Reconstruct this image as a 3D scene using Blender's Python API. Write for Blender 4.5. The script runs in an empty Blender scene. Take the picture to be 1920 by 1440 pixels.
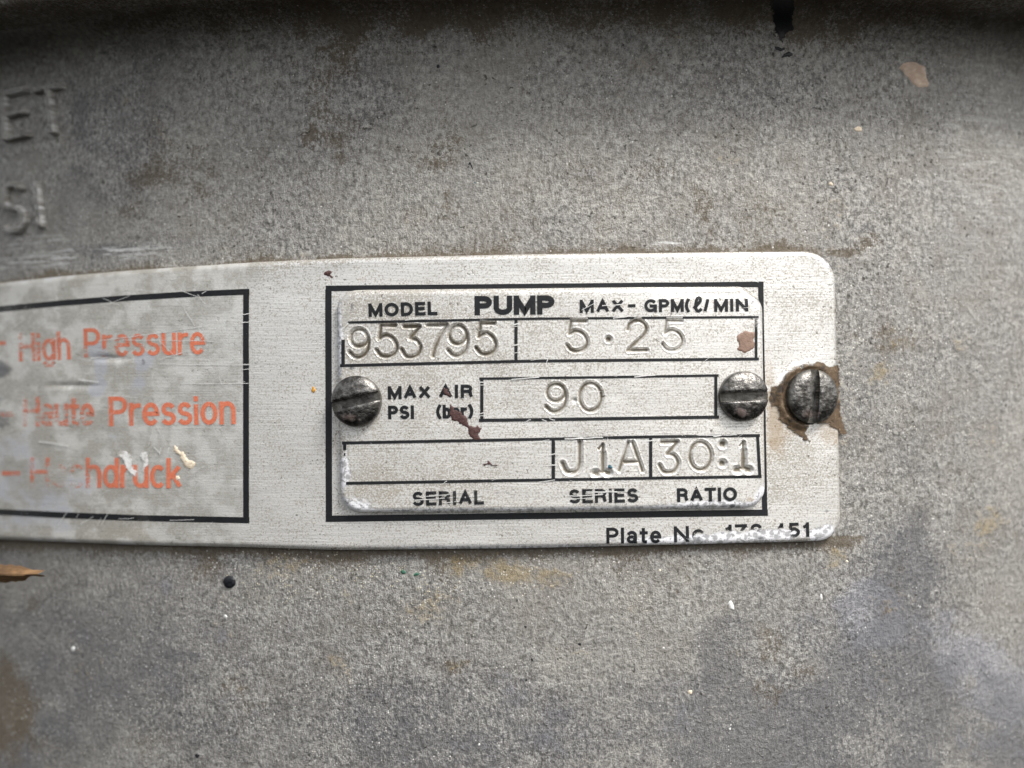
import bpy, math, random
import numpy as np
from mathutils import Vector, geometry
random.seed(7)
rng = np.random.default_rng(7)
scene = bpy.context.scene
C = scene.collection

# ------------------------------------------------------------------ units
# Everything is measured in "u" (one u = 0.07 mm): the pump barrel has a radius of 2400 u = 168 mm.
S = 7e-5
R = 2400.0          # barrel radius
X0 = 90.0           # barrel axis, to the right of the camera
D = 2100.0          # camera distance from the barrel front
T1 = 18.0           # big plate thickness
T2 = T1 + 15.0      # top of the small plate
VF = 722.0          # height of the flange underside

# ------------------------------------------------------------------ camera, sky, sun, exposure
cam_d = bpy.data.cameras.new('camera')
cam = bpy.data.objects.new('camera', cam_d); C.objects.link(cam)
cam.location = (0, -D*S, 0); cam.rotation_euler = (math.radians(90), 0, 0)
cam_d.sensor_width = 36.0; cam_d.lens = 36.0*D/1920.0
cam_d.clip_start = 0.004; cam_d.clip_end = 100.0
cam_d.dof.use_dof = True; cam_d.dof.focus_distance = (D+6)*S
cam_d.dof.aperture_fstop = cam_d.lens/(56*S*1000.0)
scene.camera = cam
scene.render.resolution_x = 1024; scene.render.resolution_y = 768

SUN_EL, SUN_AZ = 51.0, 138.0        # azimuth from +Y towards +X: behind the camera, to its right
world = bpy.data.worlds.new("World"); scene.world = world; world.use_nodes = True
wt = world.node_tree; wt.nodes.clear()
sky = wt.nodes.new('ShaderNodeTexSky'); sky.sky_type = 'NISHITA'; sky.sun_disc = False
sky.sun_elevation = math.radians(SUN_EL); sky.sun_rotation = math.radians(SUN_AZ)
sky.dust_density = 4.0; sky.air_density = 1.0; sky.ozone_density = 1.0
hs = wt.nodes.new('ShaderNodeHueSaturation'); hs.inputs['Saturation'].default_value = 0.22
bg = wt.nodes.new('ShaderNodeBackground'); bg.inputs['Strength'].default_value = 0.12
wo = wt.nodes.new('ShaderNodeOutputWorld')
wt.links.new(sky.outputs[0], hs.inputs['Color']); wt.links.new(hs.outputs[0], bg.inputs['Color'])
wt.links.new(bg.outputs[0], wo.inputs['Surface'])
sun_d = bpy.data.lights.new('sun', 'SUN'); sun_d.energy = 1.5; sun_d.angle = math.radians(14)
sun_d.color = (1.0, 0.965, 0.92)
sun = bpy.data.objects.new('sun', sun_d); C.objects.link(sun)
_e, _a = math.radians(SUN_EL), math.radians(SUN_AZ)
sdir = Vector((math.sin(_a)*math.cos(_e), math.cos(_a)*math.cos(_e), math.sin(_e)))
sun.rotation_euler = sdir.to_track_quat('Z', 'Y').to_euler(); sun.location = sdir*0.5
scene.view_settings.view_transform = 'Standard'; scene.view_settings.look = 'None'
scene.view_settings.gamma = 1.0; scene.view_settings.exposure = 1.0

# ------------------------------------------------------------------ surface maths
def place(th, v, h):
    r = R+h
    return np.stack([(X0+r*np.sin(th))*S, (R-r*np.cos(th))*S, v*S+0*th], -1)
def invert(x, y, h):
    """point of the barrel surface (raised by h) found in the survey at (x, y) -> angle, height"""
    x = np.asarray(x, float); y = np.asarray(y, float); h = np.asarray(h, float)+0*x
    dx = (x-960)/D; dz = (720-y)/D
    ox, oy = -X0, -D-R
    a = dx*dx+1; b = ox*dx+oy; c = ox*ox+oy*oy-(R+h)**2
    t = (-b-np.sqrt(np.maximum(b*b-a*c, 0)))/a
    return np.arctan2(t*dx-X0, R-(-D+t)), t*dz
def on(x, y, h, base=None):
    th, v = invert(x, y, h if base is None else base)
    return place(th, v, h)
def survey(th, v, h=0.0):
    X = X0+(R+h)*np.sin(th); Y = R-(R+h)*np.cos(th)
    return 960+X*D/(Y+D), 720-v*D/(Y+D)
def sm(e0, e1, x):
    t = np.clip((x-e0)/(e1-e0), 0, 1); return t*t*(3-2*t)
def vnoise(x, y, sc, seed=0):
    x = np.asarray(x, float)/sc; y = np.asarray(y, float)/sc
    xi = np.floor(x).astype(np.int64); yi = np.floor(y).astype(np.int64)
    fx = x-xi; fy = y-yi; fx = fx*fx*(3-2*fx); fy = fy*fy*(3-2*fy)
    def hsh(i, j):
        n = (i*374761393+j*668265263+seed*974634777) & 0x7fffffff
        n = ((n ^ (n >> 13))*1274126177) & 0x7fffffff
        return ((n ^ (n >> 16)) & 0xffff)/65535.0
    return (hsh(xi, yi)*(1-fx)+hsh(xi+1, yi)*fx)*(1-fy)+(hsh(xi, yi+1)*(1-fx)+hsh(xi+1, yi+1)*fx)*fy
def fbm(x, y, sc, seed=0, o=4):
    s = 0; a = .5; n = 0
    for k in range(o):
        s = s+a*vnoise(x, y, sc/2**k, seed+k*11); n += a; a *= .55
    return s/n
def blob(x, y, cx, cy, rx, ry, rot=0.0, soft=.5, nz=.5, seed=1):
    c, s = math.cos(math.radians(rot)), math.sin(math.radians(rot))
    a = ((x-cx)*c+(y-cy)*s)/rx; b = (-(x-cx)*s+(y-cy)*c)/ry
    d = np.sqrt(a*a+b*b)+(fbm(x, y, max(min(rx, ry)*.8, 6), seed)-.5)*nz*2
    return 1-sm(1-soft, 1+soft, d)

# ------------------------------------------------------------------ object helpers
def link(name, me, mat, parent=None, label=None, kind=None):
    o = bpy.data.objects.new(name, me); C.objects.link(o)
    if mat and not me.materials: me.materials.append(mat)
    if parent:
        o.parent = parent
        p = parent; off = Vector((0, 0, 0))
        while p: off += p.location; p = p.parent
        o.location = -off
    if label: o['label'] = label
    if kind: o['kind'] = kind
    return o
def thing(name, label, cat, loc, group=None):
    o = bpy.data.objects.new(name, None); C.objects.link(o); o.location = loc
    o.empty_display_size = 0.002
    o['label'] = label; o['category'] = cat
    if group: o['group'] = group
    return o
def mesh(name, V, F, uv=None, attrs=None, normals=None, smooth=True):
    """V (n,3) F (m,k) arrays"""
    V = np.asarray(V, np.float32); F = np.asarray(F, np.int32)
    me = bpy.data.meshes.new(name); k = F.shape[1]
    me.vertices.add(len(V)); me.vertices.foreach_set('co', V.ravel())
    me.loops.add(F.size); me.loops.foreach_set('vertex_index', F.ravel())
    me.polygons.add(len(F))
    me.polygons.foreach_set('loop_start', np.arange(0, F.size, k, dtype=np.int32))
    me.polygons.foreach_set('loop_total', np.full(len(F), k, np.int32))
    me.polygons.foreach_set('use_smooth', np.full(len(F), smooth, bool))
    if uv is not None:
        l = me.uv_layers.new(name='survey')
        l.data.foreach_set('uv', np.asarray(uv, np.float32)[F.ravel()].ravel())
    for an, av in (attrs or {}).items():
        av = np.asarray(av, np.float32)
        if av.ndim == 1:
            a = me.attributes.new(an, 'FLOAT', 'POINT'); a.data.foreach_set('value', av)
        else:
            a = me.attributes.new(an, 'FLOAT_COLOR', 'POINT'); a.data.foreach_set('color', av.ravel())
    me.update(calc_edges=True)
    if normals is not None:
        me.normals_split_custom_set_from_vertices([tuple(n) for n in normals])
    return me
def grid_faces(ny, nx, wrap=False):
    i = np.arange(ny*nx).reshape(ny, nx)
    if wrap: i = np.concatenate([i, i[:, :1]], 1)
    return np.stack([i[:-1, :-1], i[1:, :-1], i[1:, 1:], i[:-1, 1:]], -1).reshape(-1, 4)
def grid_normals(P):
    du = np.gradient(P, axis=1); dv = np.gradient(P, axis=0)
    n = np.cross(dv, du); n /= np.maximum(np.linalg.norm(n, axis=-1, keepdims=True), 1e-20)
    return n

# ------------------------------------------------------------------ node helpers
class NT:
    def __init__(s, name):
        s.m = bpy.data.materials.new(name); s.m.use_nodes = True
        s.t = s.m.node_tree; s.t.nodes.clear()
        s.out = s.t.nodes.new('ShaderNodeOutputMaterial')
        s.uvn = s.t.nodes.new('ShaderNodeUVMap'); s.uvn.uv_map = 'survey'
        s.uv = s.uvn.outputs[0]
    def n(s, typ, **kw):
        nd = s.t.nodes.new(typ)
        for k, v in kw.items(): setattr(nd, k, v)
        return nd
    def put(s, sock, v):
        if isinstance(v, bpy.types.NodeSocket): s.t.links.new(v, sock)
        elif isinstance(v, (tuple, list)) and len(v) == 3 and sock.type == 'RGBA': sock.default_value = (*v, 1)
        else: sock.default_value = v
    def math(s, op, a, b=0.0, c=None):
        nd = s.n('ShaderNodeMath', operation=op); s.put(nd.inputs[0], a); s.put(nd.inputs[1], b)
        if c is not None: s.put(nd.inputs[2], c)
        return nd.outputs[0]
    def scaled(s, sx, sy, rot=0.0):
        nd = s.n('ShaderNodeMapping'); s.put(nd.inputs['Vector'], s.uv)
        nd.inputs['Rotation'].default_value = (0, 0, math.radians(rot)); nd.inputs['Scale'].default_value = (sx, sy, 1)
        return nd.outputs[0]
    def noise(s, size, detail=2.0, rough=.55, sx=1, sy=1, rot=0, off=0.0):
        nd = s.n('ShaderNodeTexNoise', noise_dimensions='3D')
        mp = s.n('ShaderNodeMapping'); s.put(mp.inputs['Vector'], s.uv)
        mp.inputs['Rotation'].default_value = (0, 0, math.radians(rot))
        mp.inputs['Scale'].default_value = (sx/size, sy/size, 1); mp.inputs['Location'].default_value = (off, off*1.7, off*.37)
        s.put(nd.inputs['Vector'], mp.outputs[0]); nd.inputs['Scale'].default_value = 1.0
        nd.inputs['Detail'].default_value = detail; nd.inputs['Roughness'].default_value = rough
        return nd.outputs[0]
    def cells(s, size, off=0.0):
        nd = s.n('ShaderNodeTexVoronoi', voronoi_dimensions='2D')
        mp = s.n('ShaderNodeMapping'); s.put(mp.inputs['Vector'], s.uv)
        mp.inputs['Scale'].default_value = (1/size, 1/size, 1); mp.inputs['Location'].default_value = (off, off*1.7, 0)
        s.put(nd.inputs['Vector'], mp.outputs[0]); nd.inputs['Scale'].default_value = 1.0
        sep = s.n('ShaderNodeSeparateColor'); s.put(sep.inputs[0], nd.outputs['Color'])
        return nd.outputs['Distance'], sep.outputs[0], sep.outputs[1]
    def step(s, v, a, b):
        nd = s.n('ShaderNodeMapRange', interpolation_type='SMOOTHSTEP'); s.put(nd.inputs['Value'], v)
        s.put(nd.inputs['From Min'], a); s.put(nd.inputs['From Max'], b)
        return nd.outputs[0]
    def mix(s, f, a, b):
        nd = s.n('ShaderNodeMix', data_type='RGBA'); s.put(nd.inputs[0], f)
        s.put(nd.inputs[6], a); s.put(nd.inputs[7], b); return nd.outputs[2]
    def fmix(s, f, a, b):
        nd = s.n('ShaderNodeMix', data_type='FLOAT'); s.put(nd.inputs[0], f)
        s.put(nd.inputs[2], a); s.put(nd.inputs[3], b); return nd.outputs[0]
    def attr4(s, name):
        nd = s.n('ShaderNodeAttribute', attribute_name=name)
        sp = s.n('ShaderNodeSeparateColor'); s.put(sp.inputs[0], nd.outputs['Color'])
        return sp.outputs[0], sp.outputs[1], sp.outputs[2], nd.outputs['Alpha']
    def attr1(s, name):
        return s.n('ShaderNodeAttribute', attribute_name=name).outputs['Fac']
    def bsdf(s, col, rough, metal=0.0, bump=None, dist=1.0, alpha=None, spec=.5, bstr=1.0):
        p = s.n('ShaderNodeBsdfPrincipled')
        s.put(p.inputs['Base Color'], col); s.put(p.inputs['Roughness'], rough); s.put(p.inputs['Metallic'], metal)
        p.inputs['Specular IOR Level'].default_value = spec
        if bump is not None:
            b = s.n('ShaderNodeBump'); b.inputs['Distance'].default_value = dist*S; b.inputs['Strength'].default_value = bstr
            s.put(b.inputs['Height'], bump); s.put(p.inputs['Normal'], b.outputs[0])
        if alpha is not None: s.put(p.inputs['Alpha'], alpha)
        s.put(s.out.inputs[0], p.outputs[0]); return s.m

# ------------------------------------------------------------------ materials
def mat_body():
    t = NT('weathered_cast_aluminium')
    dirt, blue, ochre, glint = t.attr4('stain'); dark, scrape, pits, smooth = t.attr4('stain_b')
    f1 = t.noise(7.5, 5, .78); f2 = t.noise(15, 3, .65, off=3); f3 = t.noise(60, 4, .6, off=7); f4 = t.noise(330, 3, .55, off=9)
    br = t.noise(7, 3, .7, sx=1.0, sy=.45, rot=14, off=5); f6 = t.noise(110, 5, .65, off=15); f5 = t.noise(2.6, 2, .6, off=12)
    g = t.math('ADD', t.math('ADD', t.math('MULTIPLY', f1, .42), t.math('MULTIPLY', br, .30)), t.math('MULTIPLY', f5, .28))
    g = t.math('ADD', g, t.math('MULTIPLY', t.math('SUBTRACT', f2, .5), .35))
    g = t.math('ADD', .5, t.math('MULTIPLY', t.math('SUBTRACT', g, .5), t.math('SUBTRACT', t.math('ADD', .55, t.math('MULTIPLY', t.step(f6, .25, .62), .55)), t.math('MULTIPLY', smooth, .35))))
    grain = lambda k: t.math('MULTIPLY', t.math('SUBTRACT', g, .5), k)
    col = t.mix(t.step(g, .35, .66), (.098, .093, .084), (.51, .497, .47))
    col = t.mix(t.math('MULTIPLY', t.step(f3, .45, .7), .38), col, (.20, .18, .145))
    col = t.mix(t.math('MULTIPLY', t.step(f6, .5, .72), .42), col, (.42, .405, .365))
    col = t.mix(t.math('MULTIPLY', t.step(f4, .45, .7), .25), col, (.44, .42, .37))
    # bluish oxide
    bm = t.step(t.math('ADD', blue, t.math('ADD', t.math('MULTIPLY', t.math('SUBTRACT', f3, .5), 2.2), grain(2.2))), .3, .9)
    col = t.mix(t.math('MULTIPLY', bm, .48), col, (.40, .405, .45))
    dk = t.step(t.math('ADD', dark, t.math('ADD', t.math('MULTIPLY', t.math('SUBTRACT', f3, .5), 1.2), t.math('ADD', grain(-3.2), t.math('MULTIPLY', t.math('SUBTRACT', f2, .5), 1.2)))), .25, .95)
    col = t.mix(t.math('MULTIPLY', dk, .55), col, (.085, .090, .105))
    # brown dirt sits in the grain; its mask also carries painted shade
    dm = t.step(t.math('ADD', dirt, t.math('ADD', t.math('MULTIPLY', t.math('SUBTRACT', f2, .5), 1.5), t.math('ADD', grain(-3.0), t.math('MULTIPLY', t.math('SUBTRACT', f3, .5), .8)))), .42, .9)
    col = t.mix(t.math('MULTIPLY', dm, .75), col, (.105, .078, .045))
    om = t.step(t.math('ADD', ochre, t.math('ADD', t.math('MULTIPLY', t.math('SUBTRACT', f2, .5), 1.1), t.math('ADD', grain(1.8), t.math('MULTIPLY', t.math('SUBTRACT', f3, .5), .6)))), .42, .95)
    col = t.mix(t.math('MULTIPLY', om, .6), col, (.30, .225, .10))
    # dark pits, uneven
    pn = t.noise(9, 3, .6, off=21); pz = t.noise(45, 2, .5, off=23)
    pm = t.step(t.math('ADD', t.math('ADD', pn, t.math('MULTIPLY', pits, .06)), t.math('MULTIPLY', t.math('SUBTRACT', pz, .5), .22)), .665, .72)
    col = t.mix(t.math('MULTIPLY', pm, .8), col, (.055, .05, .04))
    # bright metal grains
    gd, gr, gg = t.cells(4.4, off=4); gz = t.noise(26, 2, .5, off=31)
    gp = t.math('MULTIPLY', t.step(gz, .42, .68), t.math('ADD', .022, t.math('MULTIPLY', glint, .34)))
    gm = t.math('MULTIPLY', t.math('LESS_THAN', gr, gp), t.step(t.math('ADD', gd, t.math('MULTIPLY', gg, .22)), .56, .26))
    col = t.mix(gm, col, t.mix(t.step(gg, .3, .9), (.62, .61, .59), t.mix(glint, (.80, .79, .75), (.82, .72, .44))))
    st = t.noise(7, 3, .7, sx=.09, sy=1, rot=-7, off=2)
    sc = t.math('MULTIPLY', scrape, t.step(st, .48, .62))
    col = t.mix(sc, col, (.66, .66, .65))
    bump = t.math('ADD', t.math('ADD', f1, t.math('MULTIPLY', br, .6)), t.math('SUBTRACT', t.math('MULTIPLY', f2, .7), t.math('MULTIPLY', pm, .5)))
    rough = t.fmix(dm, t.fmix(gm, .56, .3), .85)
    return t.bsdf(col, rough, t.fmix(dm, t.fmix(om, .45, .2), .05), bump, 4.2, bstr=.85)
def mat_plate(name, tint, streak):
    t = NT(name)
    dirt, grey, white, groove = t.attr4('stain'); tan, smear, dark, bare = t.attr4('stain_b')
    f1 = t.noise(3.6, 3, .7); f2 = t.noise(8, 2, .6, off=3); f3 = t.noise(38, 4, .6, off=7); f0 = t.noise(150, 3, .5, off=1)
    br = t.noise(3.2, 2, .6, sx=.035, sy=1, rot=-.8, off=5)
    col = t.mix(t.step(br, .3, .7), tuple(c*(1-streak) for c in tint), tint)
    col = t.mix(t.math('MULTIPLY', t.step(f0, .45, .7), .2), col, tuple(c*.82 for c in tint))
    k = t.math('ADD', t.math('MULTIPLY', f1, .75), t.math('MULTIPLY', f2, .25))
    # general speckle of fine dirt
    sp = t.step(t.math('ADD', k, t.math('ADD', t.math('MULTIPLY', dirt, .22), t.math('MULTIPLY', t.math('SUBTRACT', f3, .5), .20))), .54, .68)
    col = t.mix(t.math('MULTIPLY', sp, .68), col, (.24, .205, .15))
    pn = t.noise(7, 3, .65, off=41); pz = t.noise(70, 3, .6, off=43)
    pm = t.step(t.math('ADD', t.math('ADD', pn, t.math('MULTIPLY', dirt, .05)), t.math('MULTIPLY', t.math('SUBTRACT', pz, .5), .35)), .665, .715)
    col = t.mix(t.math('MULTIPLY', pm, .75), col, (.10, .088, .066))
    sk = t.step(t.noise(5, 2, .6, sx=.05, sy=1, rot=-2, off=47), .68, .72)
    col = t.mix(t.math('MULTIPLY', sk, .35), col, (.42, .41, .385))
    gm = t.step(t.math('ADD', grey, t.math('ADD', t.math('MULTIPLY', t.math('SUBTRACT', f3, .5), .7), t.math('MULTIPLY', t.math('SUBTRACT', f2, .5), .5))), .3, .85)
    col = t.mix(t.math('MULTIPLY', gm, .62), col, t.mix(t.step(f3, .4, .62), (.38, .365, .32), (.70, .70, .67)))
    sm_ = t.step(t.math('ADD', smear, t.math('ADD', t.math('MULTIPLY', t.math('SUBTRACT', f3, .5), 1.5), t.math('MULTIPLY', t.math('SUBTRACT', f1, .5), .8))), .3, .8)
    col = t.mix(t.math('MULTIPLY', sm_, .75), col, (.47, .485, .53))
    # white oxide with grey blisters
    wm = t.step(t.math('ADD', white, t.math('ADD', t.math('MULTIPLY', t.math('SUBTRACT', f3, .5), .5), t.math('MULTIPLY', t.math('SUBTRACT', f2, .5), .7))), .38, .7)
    bd, bR, bG = t.cells(15, off=8)
    bl = t.math('MULTIPLY', t.math('LESS_THAN', bR, .55), t.step(t.math('ADD', bd, t.math('MULTIPLY', t.math('SUBTRACT', f1, .5), .5)), .42, .22))
    col = t.mix(t.math('MULTIPLY', wm, .8), col, t.mix(t.math('MULTIPLY', t.math('MAXIMUM', bl, t.step(f2, .52, .62)), .8), (.78, .785, .82), (.20, .205, .22)))
    tm = t.step(t.math('ADD', tan, t.math('ADD', t.math('MULTIPLY', t.math('SUBTRACT', f3, .5), .6), t.math('MULTIPLY', t.math('SUBTRACT', f1, .5), .7))), .3, .9)
    col = t.mix(t.math('MULTIPLY', tm, .7), col, (.30, .215, .125))
    gv = t.step(t.math('ADD', groove, t.math('MULTIPLY', t.math('SUBTRACT', f3, .5), 1.0)), .3, .95)
    col = t.mix(t.math('MULTIPLY', gv, .88), col, (.105, .082, .045))
    dm = t.step(t.math('ADD', dark, t.math('MULTIPLY', t.math('SUBTRACT', f2, .5), .5)), .3, .8)
    col = t.mix(t.math('MULTIPLY', dm, .85), col, (.075, .08, .09))
    mtl = t.fmix(t.math('MAXIMUM', t.math('MAXIMUM', tm, gv), t.math('MAXIMUM', wm, dm)), t.fmix(sp, t.fmix(bare, .46, .95), .22), .05)
    bump = t.math('ADD', t.math('MULTIPLY', br, .5), t.math('ADD', t.math('MULTIPLY', f1, .7), t.math('MULTIPLY', t.math('ADD', wm, pm), -.4)))
    return t.bsdf(col, t.fmix(bare, .33, .2), mtl, bump, 1.1, bstr=.6)
def mat_ink(name, col, col2, rough=.45, thr=0.0):
    t = NT(name)
    w = t.attr1('wear'); f1 = t.noise(3.5, 3, .7, off=2); f3 = t.noise(24, 3, .6, off=6)
    st = t.noise(2.6, 2, .6, sx=.06, sy=1, rot=-3, off=4)
    k = t.math('ADD', t.math('ADD', t.math('MULTIPLY', f1, .45), t.math('MULTIPLY', f3, .3)), t.math('MULTIPLY', st, .25))
    k2 = t.math('ADD', .5, t.math('MULTIPLY', t.math('SUBTRACT', k, .5), 1.9))
    a = t.step(t.math('SUBTRACT', k2, t.math('MULTIPLY', w, .52)), .10, .19)
    a = t.math('MULTIPLY', a, t.math('SUBTRACT', 1.0, t.math('MULTIPLY', t.math('MINIMUM', w, 1.0), .55)))
    c = t.mix(t.step(f1, .35, .7), col, col2)
    return t.bsdf(c, rough, 0, f1, .6, alpha=a, spec=.35)
def mat_plain(name, c1, c2, size=6, rough=.6, metal=0.0, bump=1.5, spec=.4):
    t = NT(name); f = t.noise(size, 4, .65); f2 = t.noise(size*5, 2, .6, off=3)
    k = t.math('ADD', t.math('MULTIPLY', f, .6), t.math('MULTIPLY', f2, .4))
    return t.bsdf(t.mix(t.step(k, .35, .65), c1, c2), rough, metal, f, bump, spec=spec)
def mat_screw():
    t = NT('dark_tarnished_steel')
    f1 = t.noise(5, 4, .7); f3 = t.noise(16, 4, .65, off=3); f4 = t.noise(30, 2, .5, off=6)
    rust, grime, _b, _c = t.attr4('stain')
    col = t.mix(t.step(f3, .38, .62), (.078, .073, .066), (.215, .207, .195))
    col = t.mix(t.math('MULTIPLY', t.step(f1, .5, .65), .35), col, (.045, .042, .04))
    rm = t.step(t.math('ADD', rust, t.math('MULTIPLY', t.math('SUBTRACT', f3, .5), 1.2)), .4, .9)
    col = t.mix(t.math('MULTIPLY', rm, .7), col, (.12, .07, .058))
    gm = t.step(t.math('ADD', grime, t.math('MULTIPLY', t.math('SUBTRACT', f3, .5), .8)), .3, .8)
    col = t.mix(t.math('MULTIPLY', gm, .85), col, (.05, .047, .036))
    ro = t.fmix(t.math('MAXIMUM', gm, rm), t.fmix(f1, .16, .40), .7)
    return t.bsdf(col, ro, t.fmix(t.math('MAXIMUM', gm, rm), .9, .15), t.math('ADD', f1, t.math('MULTIPLY', f3, 1.5)), 1.7, bstr=.7)

M_body = mat_body()
M_big = mat_plate('brushed_aluminium_plate', (.80, .79, .76), .13)
M_small = mat_plate('stamped_aluminium_plate', (.82, .808, .775), .10)
M_black = mat_ink('black_print', (.006, .007, .008), (.014, .015, .018))
M_red = mat_ink('faded_red_print', (.64, .15, .075), (.70, .25, .15), .55)
M_screw = mat_screw()
M_bare = mat_plain('scratched_bright_metal', (.72, .715, .69), (.85, .85, .83), 4, .38, .4, .6)
M_maroon = mat_plain('maroon_paint', (.055, .026, .024), (.10, .05, .045), 5, .5)
M_tanp = mat_plain('tan_paint', (.21, .135, .10), (.27, .18, .135), 7, .6)
M_cream = mat_plain('cream_paint', (.62, .50, .36), (.80, .72, .58), 6, .6)
M_white = mat_plain('white_paint', (.55, .55, .53), (.85, .85, .84), 4, .6)
M_ink2 = mat_plain('black_paint', (.006, .007, .009), (.018, .019, .023), 8, .4)
M_blue = mat_plain('teal_paint', (.012, .055, .085), (.02, .10, .14), 4, .45)
M_green = mat_plain('green_paint', (.02, .09, .055), (.05, .15, .10), 4, .5)
M_orange = mat_plain('orange_paint', (.50, .22, .02), (.62, .34, .05), 4, .5)
M_seal = mat_plain('brown_sealant', (.085, .05, .022), (.27, .175, .095), 9, .7, 0, 3.0)
def mat_broken(name, cols, size, lo, hi, rough, bump):
    t = NT(name); f = t.noise(size, 4, .7); f2 = t.noise(size*4, 3, .6, off=3); w = t.attr1('wear')
    k = t.math('ADD', t.math('MULTIPLY', f, .45), t.math('MULTIPLY', f2, .55))
    c = t.mix(t.step(k, .53, .62), t.mix(t.step(k, .40, .50), cols[0], cols[1]), cols[2])
    a = t.step(t.math('ADD', w, t.math('MULTIPLY', t.math('SUBTRACT', f, .5), 1.6)), lo, hi)
    return t.bsdf(c, rough, 0, k, bump, alpha=a)
M_seal = mat_broken('brown_sealant', [(.030, .020, .012), (.105, .068, .036), (.235, .17, .11)], 8, .22, .55, .7, 3.0)
M_white = mat_plain('white_paint', (.55, .55, .53), (.85, .85, .84), 4, .6)
M_scuff = mat_broken('white_paint_scuff', [(.45, .43, .38), (.75, .74, .72), (.85, .85, .84)], 5, .35, .6, .6, 2.0)
M_pale = mat_plain('pale_tan_paint', (.46, .33, .25), (.66, .54, .42), 12, .6)
M_drip = mat_broken('black_paint_drip', [(.005, .006, .008), (.010, .011, .014), (.02, .021, .025)], 7, .20, .45, .4, 2.0)
M_leaf = mat_plain('dry_leaf', (.10, .055, .025), (.25, .145, .065), 7, .75)

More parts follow.
